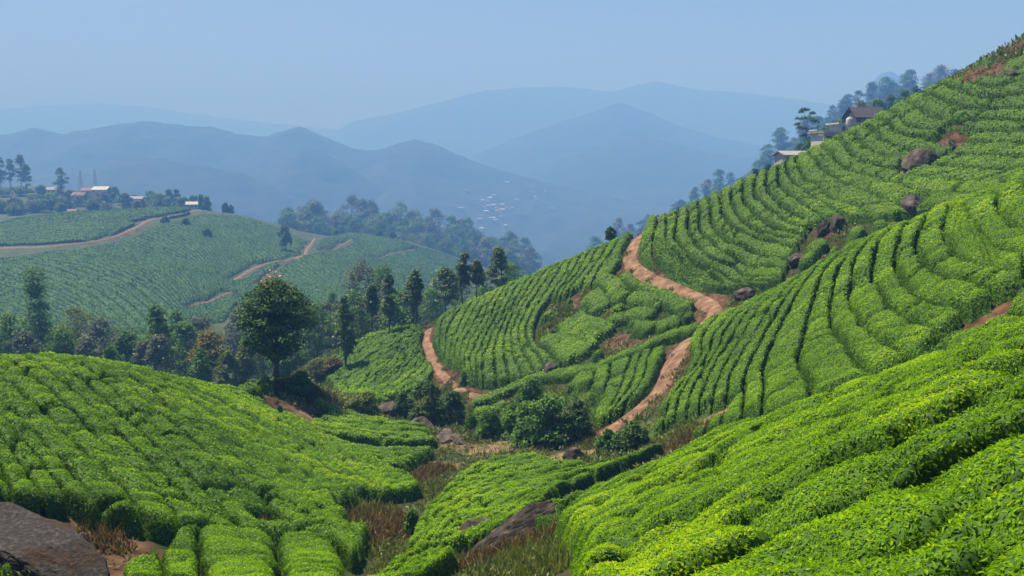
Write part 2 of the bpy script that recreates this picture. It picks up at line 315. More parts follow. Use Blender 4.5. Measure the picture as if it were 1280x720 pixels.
# ------------------------------------------------------------------ leaves
LT = np.array([[0, 0, 0], [-.5, .38, .05], [0, .38, -.03], [.5, .38, .05], [-.40, .7, .03], [0, .7, -.05], [.40, .7, .03], [0, 1, -.16]])
LQ = np.array([[1, 4, 5, 2], [2, 5, 6, 3]]); LTR = np.array([[0, 1, 2], [0, 2, 3], [4, 7, 5], [5, 7, 6]])
def leaves(P, Nn, length, width, tilt=(0.05, 0.7), near=False, updir=0.25):
    """leaf blades at points P with surface normals Nn -> verts, quads, tris"""
    n = len(P); Nn = np.asarray(Nn, float); t = rng.normal(size=(n, 3)); t -= (t * Nn).sum(1)[:, None] * Nn; t /= np.linalg.norm(t, axis=1)[:, None] + 1e-9
    al = rng.uniform(tilt[0], tilt[1], n)[:, None]; d = t * np.cos(al) + Nn * np.sin(al); d[:, 2] += updir * rng.random(n); d /= np.linalg.norm(d, axis=1)[:, None]
    u = np.cross(d, Nn); u += rng.normal(size=(n, 3)) * 0.25; u -= (u * d).sum(1)[:, None] * d; u /= np.linalg.norm(u, axis=1)[:, None] + 1e-9
    m = np.cross(u, d); L = (length * rng.uniform(0.65, 1.25, n))[:, None]; W = (width * rng.uniform(0.7, 1.2, n))[:, None]
    if near:
        V = P[:, None] + u[:, None] * (LT[None, :, 0:1] * W[:, None]) + d[:, None] * (LT[None, :, 1:2] * L[:, None]) + m[:, None] * (LT[None, :, 2:3] * L[:, None])
        b = (np.arange(n) * 8)[:, None, None]
        return V.reshape(-1, 3), (LQ[None] + b).reshape(-1, 4), (LTR[None] + b).reshape(-1, 3), 8
    V = np.stack([P, P + d * L * .5 - u * W * .5 + m * W * .12, P + d * L, P + d * L * .5 + u * W * .5 + m * W * .12], 1)
    return V.reshape(-1, 3), np.arange(n * 4).reshape(n, 4), np.zeros((0, 3), int), 4
SS = np.array([0, .006, .02, .05, .10, .18, .29, .41, .5, .59, .71, .82, .90, .95, .98, .994, 1.0])
PROF = (1 - np.abs(2 * SS - 1) ** 7.0) ** 0.45
OCC = np.zeros(GX.shape, bool)
NROWS = [0, 0]; FG_REF = [None]
def tea_row(A, B, step, name, label, group, H=HC, gap=0.10, breaks=0.12, leaf=None, seed=0, cat='tea row', ends=(1, 1), fn=None, lump=1.0, collect=None, noclear=False, pits=0.0, cobble=0.14):
    """one clipped hedge between the ground lines A and B (xy)"""
    fn = fn or G
    L = 0.5 * (np.linalg.norm(np.diff(A, axis=0), axis=1).sum() + np.linalg.norm(np.diff(B, axis=0), axis=1).sum())
    if L < 0.8: return None
    n = max(6, int(L / step)); A = resample(A, n); B = resample(B, n)
    if fn is G:
        for q_ in (A, B): q_ += np.stack([fbm(q_[:, 0] * .32 + 7, q_[:, 1] * .32, 3, 91), fbm(q_[:, 0] * .32, q_[:, 1] * .32 + 9, 3, 95)], -1) * 0.30
    wd = np.linalg.norm(B - A, axis=1); along = np.linspace(0, L, n)
    C = (A + B) / 2
    keepw = sstep(0.25, 0.5, wd)
    g = np.clip(gap / np.maximum(wd, 0.3), 0.02, 0.3)
    e1 = g + 0.10 * fbm(along * 0.9, along * 0 + seed * 3.1, 3, 21) / np.maximum(wd, .8); e2 = g + 0.10 * fbm(along * 0.9, along * 0 + seed * 5.7 + 40, 3, 22) / np.maximum(wd, .8)
    hm = np.ones(n) * keepw
    if ends[0]: hm *= sstep(0, 0.45, along) ** 0.5
    if ends[1]: hm *= sstep(0, 0.45, L - along) ** 0.5
    # splits between neighbouring bushes
    x = 0.0; rs = np.random.default_rng(1000 + seed); pinch = np.zeros((n, len(SS))); xs_ = [0.0]; ho = [0.0]
    while True:
        x += rs.uniform(0.9, 2.2) / max(lump, .2)
        if x > L: break
        deep = rs.random(); xs_.append(x); ho.append(rs.normal(0, 0.055))
        full = deep < breaks; dd = np.abs(along[:, None] - x - rs.normal(0, .35) * (SS[None] - .5) * wd[:, None] - 0.45 * fbm(SS[None] * 2.6 + x * 1.7, SS[None] * 0 + seed, 2, 23)); am = 0.35 + 0.9 * noise2(SS[None] * 2.2 + x * 3.1, SS[None] * 0 + seed * 1.3, 29)
        pinch = np.maximum(pinch, np.exp(-(dd / (0.16 if full else 0.27)) ** 2) * (0.95 if full else cobble * (0.4 + deep) * am))
    bushh = np.interp(along, xs_, ho)
    U = e1[:, None] + (1 - e1 - e2)[:, None] * SS[None]
    X = A[:, :1] + (B - A)[:, :1] * U; Y = A[:, 1:] + (B - A)[:, 1:] * U
    pr = PROF[None] * hm[:, None] * (1 - pinch)
    if pits: pr = pr * (1 - 0.85 * sstep(0.34 - pits, 0.60 - pits, fbm(X * 0.55 + 30, Y * 0.55, 3, 97)))
    if fn is G and not noclear: pr = pr * (1 - sstep(0.2, 0.75, gCLEAR(X, Y))) ** 0.5
    if fn is FG_REF[0]: pr = pr * (gFCL(X, Y) < 0.4)
    nz = 0.16 * fbm(X * 0.9, Y * 0.9, 3, 31) + 0.06 * fbm(X * 2.7, Y * 2.7, 3, 37)
    hgt = pr * (H + bushh[:, None] + nz * (0.4 + 0.6 * PROF[None])) - 0.03
    # sideways swell so the flanks are not ruled surfaces
    T = (B - A) / (wd[:, None] + 1e-6); sw = 0.10 * fbm(along[:, None] * 1.7 + SS[None] * 0, hgt * 2.1 + seed, 3, 41) * np.sign(SS - 0.5)[None] * (np.abs(SS - .5) > .2)[None]
    X = X + T[:, :1] * sw; Y = Y + T[:, 1:] * sw
    Z = fn(X, Y) + hgt
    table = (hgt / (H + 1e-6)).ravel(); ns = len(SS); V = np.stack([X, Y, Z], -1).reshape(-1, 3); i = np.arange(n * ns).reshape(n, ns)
    q = np.stack([i[:-1, :-1], i[:-1, 1:], i[1:, 1:], i[1:, :-1]], -1).reshape(-1, 4)
    if fn is G:
        ok_ = pr > 0.05; OCC[np.clip(((Y[ok_] - SG.y0) / SG.st).round().astype(int), 0, OCC.shape[0] - 1), np.clip(((X[ok_] - SG.x0) / SG.st).round().astype(int), 0, OCC.shape[1] - 1)] = True
    q = q[pr.ravel()[q].max(1) > 0.02]
    if len(q) < 8: return None
    e = V[q]; nrm = np.cross(e[:, 2] - e[:, 0], e[:, 3] - e[:, 1]); ar = np.linalg.norm(nrm, axis=1) / 2; nn = nrm / (2 * ar[:, None] + 1e-9)
    if nn[:, 2].mean() < 0: nn = -nn; q = q[:, ::-1]; e = V[q]
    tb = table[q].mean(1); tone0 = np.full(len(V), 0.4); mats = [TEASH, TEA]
    ctr = e.mean(1); dist = np.linalg.norm(ctr, axis=1); infov = (np.abs(ctr[:, 0]) < 0.72 * np.maximum(ctr[:, 1], 0) + 2.5) & (ctr[:, 1] > 0.5)
    VV, QQ, TT, TN, MI = [V], [q], [], [tone0], [np.zeros(len(q), int)]
    base = len(V)
    for lo, hi, ll, lw, dens, near in ((0, 11, .062, .0235, 1350, True), (11, 18, .064, .0255, 1100, True), (18, 30, .066, .035, 950, False), (30, 48, .092, .058, 380, False), (48, 75, .125, .085, 150, False), (75, 125, .19, .13, 52, False), (125, 720, .6, .42, 5.0, False)):
        m = infov & (dist >= lo) & (dist < hi)
        if not m.any(): continue
        cnt = rng.poisson(ar[m] * dens); fi = np.repeat(np.where(m)[0], cnt)
        if len(fi) == 0: continue
        a, b = rng.random((2, len(fi), 1)); ee = e[fi]
        P = (ee[:, 0] * (1 - a) + ee[:, 1] * a) * (1 - b) + (ee[:, 3] * (1 - a) + ee[:, 2] * a) * b
        nf = nn[fi]; P = P + nf * (rng.uniform(-0.5, 0.35, len(fi)) * ll)[:, None]
        v, qq, tt, k = leaves(P, nf, ll, lw, near=near)
        # fresh flush is scattered in loose patches over the bushes
        tn = np.clip(0.50 + 0.42 * fbm(P[:, 0] * 0.5, P[:, 1] * 0.5, 4, 51) + 0.26 * fbm(P[:, 0] * 0.07 + 5, P[:, 1] * 0.07, 2, 53) + rng.normal(0, 0.18, len(P)) - 0.30 * (1 - sstep(0.55, 0.9, tb[fi])), 0, 1)  # flanks: older leaves, toned darker to paint shade into the row gaps
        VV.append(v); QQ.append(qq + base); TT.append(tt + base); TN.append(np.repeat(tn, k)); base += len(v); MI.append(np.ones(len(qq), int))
    Q = np.vstack(QQ); T_ = np.vstack(TT) if TT else np.zeros((0, 3), int)
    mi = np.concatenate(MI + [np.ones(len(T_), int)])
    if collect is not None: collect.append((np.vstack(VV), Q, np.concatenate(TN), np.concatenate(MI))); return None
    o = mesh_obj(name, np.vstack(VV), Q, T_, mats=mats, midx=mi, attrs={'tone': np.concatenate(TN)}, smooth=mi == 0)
    tag(o, label, cat, group); NROWS[0] += 1; NROWS[1] += len(Q)
    return o
def field(guides, y0, y1, step, target=None, counts=None, label='tea row {o}', group='tea rows', ext=(0, 0), gap=0.10, breaks=0.12, seed=0, ends=(1, 1), lump=1.0, H=HC, grid=None, fn=None, off=0.0, collect=None, pits=0.0, cobble=0.14):
    gs = []
    for gd in guides:
        gd = np.array(gd, float); P = hit(grid or SG, gd[:, 0], gd[:, 1], y0, y1, off=off)[:, :2]
        P = resample(P, 60)
        if ext[0]: P = np.vstack([P[:1] - (P[3:4] - P[:1]) / np.linalg.norm(P[3] - P[0]) * ext[0], P])
        if ext[1]: P = np.vstack([P, P[-1:] + (P[-1:] - P[-4:-3]) / np.linalg.norm(P[-1] - P[-4]) * ext[1]])
        gs.append(resample(P, 60))
    rows = []
    for k in range(len(gs) - 1):
        wd = np.median(np.linalg.norm(gs[k] - gs[k + 1], axis=1))
        c = counts[k] if counts else max(1, int(round(wd / target)))
        for j in range(c):
            rows.append((gs[k] + (gs[k + 1] - gs[k]) * (j / c), gs[k] + (gs[k + 1] - gs[k]) * ((j + 1) / c)))
    print('FIELD', group, len(rows), 'width', np.round(np.median([np.linalg.norm(a - b, axis=1).mean() for a, b in rows]), 2))
    for k, (A, B) in enumerate(rows):
        tea_row(A, B, step, 'tea_row', label.format(o=ORD[k % 58]), group, gap=gap, breaks=breaks, seed=seed * 100 + k, ends=ends, lump=lump, H=H, fn=fn, collect=collect, pits=pits, cobble=cobble)
# steep upper slope: rows fall from the skyline and bend round to the right
field([
 [(799,297),(795,318),(800,334),(817,347)], [(820,279),(815,307),(826,328),(831,345)], [(832,274),(830,297),(837,314),(848,328),(866,339),(890,346),(920,354),(955,352)],
 [(846,268),(842,293),(852,311),(864,326),(880,336),(907,345),(935,350),(965,348)], [(860,262),(859,285),(872,305),(888,321),(915,332),(942,342),(978,343)],
 [(873,256),(874,281),(889,299),(903,312),(922,321),(956,329),(985,332)], [(886,248),(889,274),(901,290),(915,301),(932,308),(958,317),(990,320)],
 [(901,241),(902,258),(910,274),(924,285),(940,292),(962,298),(997,306)], [(917,233),(917,254),(928,272),(944,284),(966,291),(1000,297)],
 [(931,226),(932,250),(943,263),(960,276),(980,285),(1006,290)], [(946,219),(946,243),(961,256),(978,271),(1008,283)], [(960,213),(962,235),(974,250),(994,265),(1014,276)],
 [(975,207),(976,228),(995,245),(1014,259),(1030,268)], [(985,202),(988,220),(1010,240),(1030,253),(1056,268)], [(997,196),(1003,217),(1030,236),(1060,252),(1092,266)],
 [(1012,189),(1030,212),(1068,230),(1104,245),(1140,254),(1190,252)], [(1030,180),(1050,203),(1094,221),(1147,236),(1200,238),(1280,236)], [(1047,171),(1070,192),(1112,208),(1150,218),(1230,222),(1290,221)],
 [(1064,163),(1090,184),(1135,199),(1180,205),(1280,207),(1360,209)], [(1082,154),(1110,174),(1147,186),(1200,191),(1280,192),(1370,194)], [(1099,145),(1130,164),(1165,171),(1200,175),(1280,176),(1380,178)],
 [(1117,136),(1143,156),(1200,161),(1280,161),(1380,162)], [(1138,125),(1170,144),(1220,147),(1280,146),(1380,146)], [(1160,113),(1200,130),(1280,131),(1380,128)], [(1180,102),(1220,117),(1280,114),(1380,108)],
 [(1197,92),(1235,105),(1280,98),(1380,88)], [(1213,82),(1245,91),(1280,81),(1380,62)], [(1238,65),(1262,69),(1290,58),(1380,30)]],
 58, 100, 0.24, counts=[1] * 27, label='clipped tea row on the steep upper slope, {o} counting up from the path bend', group='tea rows on the steep upper slope', ext=(2.5, 0), gap=0.175, breaks=0.2, seed=1, cobble=0.2)
# middle slope below the path
field([
 [(552,392),(545,405),(540,418),(544,430)], [(592,373),(578,397),(567,422),(563,447)], [(625,359),(605,392),(590,420),(582,448),(588,468)], [(657,345),(634,380),(617,412),(606,440),(605,476)],
 [(678,336),(655,368),(640,392),(630,420),(636,470)], [(700,327),(680,352),(660,380),(648,410),(655,440),(668,464)], [(722,318),(706,340),(690,365),(672,390),(668,415),(694,448)]],
 70, 104, 0.24, counts=[3, 3, 3, 2, 2, 2], label='straight tea row running down the middle slope, {o} from the left path', group='tea rows on the middle slope', ext=(2.5, 0), gap=0.105, cobble=0.22, breaks=0.28, seed=2)
field([[(722,318),(706,340),(694,360),(688,372)], [(752,305),(735,330),(715,355),(706,368)], [(776,293),(765,312),(750,332),(738,352)], [(790,287),(785,305),(774,325),(760,345)]],
 70, 104, 0.24, counts=[3, 2, 1], label='short tea row above the bare earth gap, {o} in from the long rows', group='short tea rows above the earth gap', ext=(2.5, 0), gap=0.105, cobble=0.22, breaks=0.28, seed=3)
def lone(pts, width, y0, y1, label, group, name='tea_row', cat='tea row', seed=0, H=HC, breaks=0.1, step=0.22, lump=1.0, noclear=False):
    pts = np.array(pts, float); P = hit(SG, pts[:, 0], pts[:, 1], y0, y1)[:, :2]; P = resample(P, 40)
    T = np.gradient(P, axis=0); T /= np.linalg.norm(T, axis=1)[:, None] + 1e-9; Nn = np.stack([-T[:, 1], T[:, 0]], -1)
    L = np.linalg.norm(np.diff(P, axis=0), axis=1).sum(); s = np.linspace(0, L, 40)
    wv = width * 0.5 * (0.55 + 0.45 * sstep(0, .6, s) * sstep(0, .6, L - s))
    return tea_row(P + Nn * wv[:, None], P - Nn * wv[:, None], step, name, label, group, seed=seed, gap=0.03, breaks=breaks, cat=cat, H=H, lump=lump, noclear=noclear)
LUMPS = [([(780,338),(805,350),(835,365),(862,381)],1.7,'long tea hedge edging the outer side of the upper path'), ([(750,343),(765,352),(777,364)],1.6,None), ([(786,368),(805,372),(830,376)],1.5,None),
 ([(738,362),(752,382)],2.0,None), ([(762,361),(778,371)],1.5,None), ([(727,372),(734,382)],1.2,None), ([(760,386),(780,377)],1.3,None), ([(755,399),(780,390),(820,388)],1.6,None), ([(718,391),(735,400),(764,409)],1.5,None),
 ([(703,399),(722,412),(747,419)],1.5,None), ([(783,402),(817,405)],1.7,None), ([(836,394),(844,401)],1.1,None), ([(851,394),(868,389)],1.3,None), ([(698,412),(715,425),(730,439)],1.5,None), ([(682,416),(700,432),(714,446)],1.5,None),
 ([(733,424),(740,431)],1.3,None), ([(738,441),(752,437)],1.2,None), ([(676,393),(695,387)],1.3,None), ([(706,372),(716,366)],1.2,None), ([(825,398),(829,408)],1.0,None)]
for k, (p, wd_, lab) in enumerate(LUMPS):
    lone(p, wd_, 64, 96, lab or 'rounded tea bush in the broken patch below the upper path', 'tea bushes in the broken patch' if lab is None else None, 'tea_hedge' if lab else 'tea_bush', 'tea hedge' if lab else 'tea bush', seed=900 + k)
lone([(588,500),(620,490),(660,471),(700,463),(740,456),(780,441),(830,419),(874,404)], 1.25, 56, 76, 'long thin tea hedge crossing the slope above the lower tea patch', None, 'tea_hedge', 'tea hedge', seed=950, breaks=0.02, noclear=True)
field([[(722,465),(708,482),(694,496)], [(745,457),(737,478),(722,503)], [(764,451),(757,482),(745,514)], [(790,440),(777,480),(753,522)], [(815,432),(803,470),(775,508),(757,526)], [(832,427),(830,442),(818,472),(797,503),(768,523)]],
 50, 72, 0.2, counts=[1, 1, 1, 2, 1], label='tea row in the small patch left of the lower path, {o} from the dark boulder', group='tea rows left of the lower path', gap=0.07, seed=4, breaks=.1)
GB = [([(1013,302),(1030,306)],1.5),([(1036,312),(1052,306)],1.4),([(1052,309),(1075,300),(1100,290),(1126,276)],1.3),([(1060,292),(1082,280)],1.5),([(1090,283),(1108,272)],1.5),([(1022,281),(1034,276)],1.4),([(1042,297),(1054,290)],1.3),([(1110,262),(1128,259)],1.2),([(1150,250),(1175,247)],1.3),([(1005,316),(1016,320)],1.1),([(985,330),(996,322)],1.2),([(1166,196),(1176,190)],1.1)]
for k, (p, wd_) in enumerate(GB): lone(p, wd_, 58, 78, 'tea bush among the rocks in the gully behind the right ridge', 'tea bushes in the rocky gully', 'tea_bush', 'tea bush', seed=980 + k, noclear=True)
lone([(588,513),(620,506),(660,489),(688,479)], 1.9, 58, 78, 'ragged tea row just under the long thin hedge, left of the boulder', None, seed=960, breaks=0.3)
# right ridge
field([
 [(874,402),(862,425),(868,442),(845,477),(822,507),(818,530)], [(925,369),(895,413),(885,442),(857,480),(842,524)], [(965,346),(935,385),(910,427),(882,477),(872,522)], [(1000,327),(968,375),(940,420),(917,458),(908,510)],
 [(1030,311),(1000,360),(975,405),(957,452),(955,490)], [(1055,298),(1025,350),(1012,395),(1002,432),(1008,468)], [(1078,287),(1050,335),(1040,375),(1052,410),(1074,442)], [(1097,278),(1070,325),(1064,362),(1084,398),(1116,424)],
 [(1118,268),(1092,318),(1108,366),(1142,391),(1182,405)], [(1140,259),(1120,305),(1135,352),(1160,371),(1204,376),(1240,382)], [(1165,250),(1145,293),(1168,327),(1189,340),(1218,345),(1262,355)],
 [(1195,241),(1178,283),(1195,305),(1215,320),(1251,328),(1310,334)], [(1225,232),(1204,260),(1229,287),(1247,301),(1320,308)], [(1255,224),(1247,252),(1265,274),(1310,284),(1400,287)], [(1285,215),(1288,240),(1320,255),(1400,259)]],
 30, 64, 0.2, counts=[2, 2, 2, 2, 1, 1, 1, 1, 1, 1, 1, 1, 1, 1], label='thick tea row on the right ridge, {o} counting right from the lower path', group='tea rows on the right ridge', ext=(1.8, 2.6), gap=0.13, cobble=0.2, breaks=0.14, seed=5)
# near right slope
field([
 [(640,636),(720,600),(800,568),(870,532),(960,490),(1040,458),(1120,433),(1200,408),(1290,382),(1420,345)], [(690,640),(760,612),(850,575),(930,535),(1010,500),(1090,472),(1180,440),(1290,408),(1420,370)],
 [(715,665),(800,630),(880,600),(960,560),(1040,528),(1120,505),(1200,475),(1290,447),(1420,405)], [(715,705),(800,670),(880,640),(960,605),(1030,575),(1100,550),(1180,520),(1290,483),(1420,440)],
 [(760,745),(840,705),(920,670),(1000,635),(1060,610),(1110,590),(1180,560),(1290,520),(1420,480)], [(900,765),(980,715),(1050,680),(1120,650),(1200,612),(1290,575),(1420,530)],
 [(1060,790),(1180,720),(1290,655),(1420,590)], [(1200,830),(1330,740),(1500,640)]],
 2.8, 32, 0.1, target=1.45, label='leafy tea row on the near right slope, {o} counting down from its crest', group='tea rows on the near right slope', ext=(0, 0), gap=0.11, breaks=0.22, seed=6, pits=0.05, cobble=0.25)
# valley floor right of the dry stream
field([[(575,588),(610,574),(655,562)], [(522,640),(580,614),(640,597),(700,588),(760,574)]], 24, 60, 0.15, target=1.3, label='low tea row on the valley floor, {o} from the bare clearing', group='tea rows below the bare clearing', gap=0.1, breaks=.15, seed=7)
field([[(522,640),(580,614),(640,597),(700,588),(760,574)], [(495,695),(560,655),(640,622),(720,594),(800,563),(840,545)], ], 18, 52, 0.14, target=1.25, label='long diagonal tea row right of the dry gully, {o} in from the valley floor', group='diagonal tea rows right of the dry gully', gap=0.1, breaks=.15, seed=8)
field([[(495,695),(560,655),(640,622),(700,602)], [(440,735),(500,718),(560,690),(600,665)]], 16, 46, 0.14, target=1.25, label='tea row above the dark rock ledge, {o} down from the diagonal rows', group='tea rows above the rock ledge', gap=0.1, breaks=.15, seed=9)
# left hill
field([
 [(-170,540),(-110,620),(-70,700)], [(-70,458),(5,500),(65,560),(105,607),(130,632)], [(5,446),(80,500),(144,562),(200,615),(230,652)], [(80,442),(150,493),(220,555),(290,615),(340,658)], [(140,444),(220,498),(300,553),(370,607),(436,652)],
 [(190,453),(270,498),(350,553),(420,603),(462,634)], [(240,457),(310,493),(390,543),(440,577),(482,612)], [(285,456),(330,486),(400,535),(450,560),(505,590)]],
 13, 66, 0.15, target=1.3, label='tea row running down the left hill, {o} counting from the left end of its crest', group='tea rows on the left hill', ext=(1.5, 0), gap=0.07, breaks=0.22, seed=10, pits=0.0, cobble=0.2)
field([[(285,456),(318,466),(340,476)], [(285,457),(310,480),(345,512)]], 45, 84, 0.2, target=1.3, label='short tea row beside the earth cut under the big tree, {o} down', group='tea rows beside the earth cut', gap=0.06, breaks=.1, seed=11)
field([[(150,690),(162,725),(180,770)], [(243,648),(248,690),(263,755)], [(340,658),(350,700),(368,755)], [(412,664),(432,700),(452,755)]], 12, 34, 0.12, target=1.5, label='chunky tea row below the left hill, {o} from the large rock', group='tea rows at the foot of the left hill', gap=0.11, breaks=.05, seed=12, pits=0.10, cobble=0.10)
field([[(392,488),(430,506),(485,522),(535,530)], [(384,535),(430,542),(500,548),(548,548)]], 50, 84, 0.2, target=1.5, label='level tea row in the hollow right of the earth cut, {o} from the back', group='tea rows right of the earth cut', gap=0.08, breaks=.12, seed=13)
field([[(400,537),(450,553),(500,557),(548,556)], [(440,575),(480,578),(515,580)], [(470,605),(505,606),(530,602)]], 36, 66, 0.18, target=1.4, label='short level tea row near the dry gully, {o} from the back', group='tea rows left of the dry gully', gap=0.09, breaks=.2, seed=14)
field([[(372,600),(420,604),(468,632)], [(350,655),(400,664),(440,690)]], 24, 40, 0.15, target=1.4, label='{o} tea row stepping down to the brown gully grass', group='tea rows by the gully grass', gap=0.1, breaks=.2, seed=15) 
# back slope left of the left path
field([[(392,452),(430,432),(480,408),(548,391)], [(412,476),(455,452),(505,424),(541,402)], [(445,497),(490,468),(520,442),(529,418)], [(484,508),(515,486),(538,465),(540,446)]], 74, 118, 0.26, target=1.5,
 label='bumpy tea row on the back slope left of the path, {o} from the far side', group='tea rows on the back slope', gap=0.12, breaks=0.4, seed=16, lump=1.3)
print('ROWS', NROWS)
# ------------------------------------------------------------------ far hillside
def D(Y): return np.where(np.asarray(Y, float) < 150, Y, 150 + (np.asarray(Y, float) - 150) * 2.1)
FPIX = [(0,310,250),(-150,330,245),(-320,330,240),(130,271,270),(60,274,268),(0,286,275),(-150,300,270),(195,267,285),(240,262,300),(172,285,258),(60,310,238),(150,330,222),(268,265,304),(300,268,307),(345,281,315),(395,294,322),(0,360,205),(100,380,198),(0,430,165),(-200,430,165),(100,425,168),
 (200,418,182),(240,392,200),(230,330,240),(300,320,250),(290,377,210),(330,346,236),(370,322,265),(400,310,288),(450,330,258),(500,340,262),(430,372,215),(340,398,190),(440,293,330),(470,295,336),(520,306,342),(570,322,348),(600,338,335),(560,352,270),(500,395,200),(400,405,180),
 (0,240,360),(45,232,372),(100,258,340),(180,255,345),(-150,240,350),(-320,230,350),(380,284,420),(450,289,430),(540,296,432),(600,312,432),(640,336,405),(690,350,385)]
FXYZ = [(-120,450,-50),(-60,470,-58),(-250,470,-40),(-420,450,-20),(0,520,-70),(100,520,-75),(200,470,-60),(300,400,-20),(400,500,20),(150,300,-45),(60,280,-52),(0,240,-48),(60,200,-44),(120,200,-36),(-80,150,-40),(-30,150,-37),(20,160,-36),(-160,150,-40),(-30,185,-42),
 (50,150,-30),(95,165,2),(80,150,0),(60,135,-5),(120,160,16),(110,230,-8),(200,240,30),(200,160,40),(0,760,-130),(-300,760,-120),(300,760,-100),(-420,200,-30),(-420,300,-22),(0,120,-34),(-150,120,-38),(60,115,-20),(-420,600,-70),(420,300,40)]
FPIX += [(345,302,352),(300,292,348),(420,308,375),(500,322,388),(395,310,362),(250,288,338),(560,338,385),(320,300,375)]
FXYZ = [tuple(np.array(p) * float(D(p[1])) / p[1]) for p in FXYZ]
FG = Grid(TPS([tuple(at(a, b, float(D(c)))) for a, b, c in FPIX] + FXYZ, 0.005), -800, 800, 108, 1420, 3.0)
FG.Z += fbm(FG.X * 0.016, FG.Y * 0.016, 4, 60) * 2.2
# stay below the near ground where both exist
under = (FG.X > -104) & (FG.X < 94) & (FG.Y < 164); nearz = G(np.clip(FG.X, -104, 94), np.clip(FG.Y, -13, 164))
FOREST_FLOOR = plainmat('forest_floor', (0.010, 0.026, 0.008), (0.03, 0.055, 0.014), scale=0.25, rough=0.95, bump=0.5, detail=9, c2=(0.055, 0.065, 0.022), dist=0.5)
def grid_mesh(name, g, material, drop=0.0, sub=1):
    X, Y, Z = g.X[::sub, ::sub], g.Y[::sub, ::sub], g.Z[::sub, ::sub]
    V = np.stack([X, Y, Z - drop], -1).reshape(-1, 3); i = np.arange(X.size).reshape(X.shape)
    q = np.stack([i[:-1, :-1], i[:-1, 1:], i[1:, 1:], i[1:, :-1]], -1).reshape(-1, 4)
    return tag(mesh_obj(name, V, q, mats=[material], smooth=True), kind='structure')
FG_REF[0] = FG
FG.Z = np.where(under, np.minimum(FG.Z, nearz - 1.0), FG.Z)
grid_mesh('hillside', FG, FOREST_FLOOR)
FAR = []
FCL = np.zeros(FG.X.shape); FPATHS = [([(-60,314),(0,311),(60,309),(110,304),(150,294),(172,284),(200,273),(250,263)], 2.4, 200, 310), ([(290,352),(320,335),(345,328),(368,325),(385,310),(394,299)], 2.2, 200, 330), ([(235,385),(262,378),(290,366)], 1.6, 180, 240), ([(368,324),(395,316),(420,312),(440,300)], 1.4, 240, 340), ([(520,312),(490,318),(470,324)], 1.2, 260, 340)]
FPATHS = [(hit(FG, [p[0] for p in pts], [p[1] for p in pts], float(D(y0)), float(D(y1))), wd * 0.85) for pts, wd, y0, y1 in FPATHS]
for pts, wd in FPATHS: FCL = np.maximum(FCL, polyline_dist(FG.X, FG.Y, resample(pts[:, :2], 30))[0] < wd * .5 + 1.9)
gFCL = GA(FCL * 1.0); gFCL.x0, gFCL.y0, gFCL.st = FG.x0, FG.y0, FG.st
fk = dict(grid=FG, fn=FG, off=1.2, collect=FAR, H=1.25, gap=0.18, group='far')
field([[(-60,410),(0,428),(60,446)], [(-60,330),(40,347),(120,384),(195,425)], [(40,318),(130,335),(200,370),(252,402)], [(165,297),(228,323),(272,360),(292,380)], [(245,268),(287,300),(318,333),(328,342)], [(296,269),(335,298),(368,318)], [(348,283),(376,298),(392,303)]],
 150, 530, 1.6, target=3.3, breaks=0.18, seed=30, **fk)
field([[(285,368),(325,390),(350,415)], [(345,340),(390,365),(425,392)], [(385,318),(450,350),(505,385)], [(400,300),(440,312),(500,337),(570,358)], [(430,291),(490,306),(540,323),(590,340)], [(482,297),(530,310),(570,323),(608,342)]], 180, 570, 1.6, target=3.3, breaks=0.18, seed=32, **fk)
field([[(-60,306),(0,304),(60,302),(110,298),(155,286),(200,272),(246,263)], [(-60,292),(0,287),(60,276),(130,271),(185,267),(238,262)], [(-60,284),(0,279),(60,268),(130,263),(185,259),(238,257)]], 280, 560, 1.6, target=3.6, breaks=0.05, seed=34, **fk)
def join_stuff(name, parts, mats, label=None):
    V, Q, Tn, M = [], [], [], []; b = 0
    for v, q, t, m in parts: V.append(v); Q.append(q + b); Tn.append(t); M.append(m); b += len(v)
    M = np.concatenate(M); o = mesh_obj(name, np.vstack(V), np.vstack(Q), mats=mats, midx=M, attrs={'tone': np.concatenate(Tn)}, smooth=M == 0)
    return tag(o, label, None, None, 'stuff')
FARLEAF = leafmat('far_tea_leaf', [(0.0, (0.022, 0.068, 0.005)), (0.5, (0.055, 0.15, 0.007)), (1.0, (0.11, 0.24, 0.009))], trans=0.2, spec=0.15, rough=0.6)
join_stuff('tea_rows', FAR, [FARTEA, FARLEAF], 'blue-green tea rows covering the far hillside across the valley')
for pts, wd in FPATHS: ribbon('path', pts, wd, FG, DIRT, 0.5, ns=5)
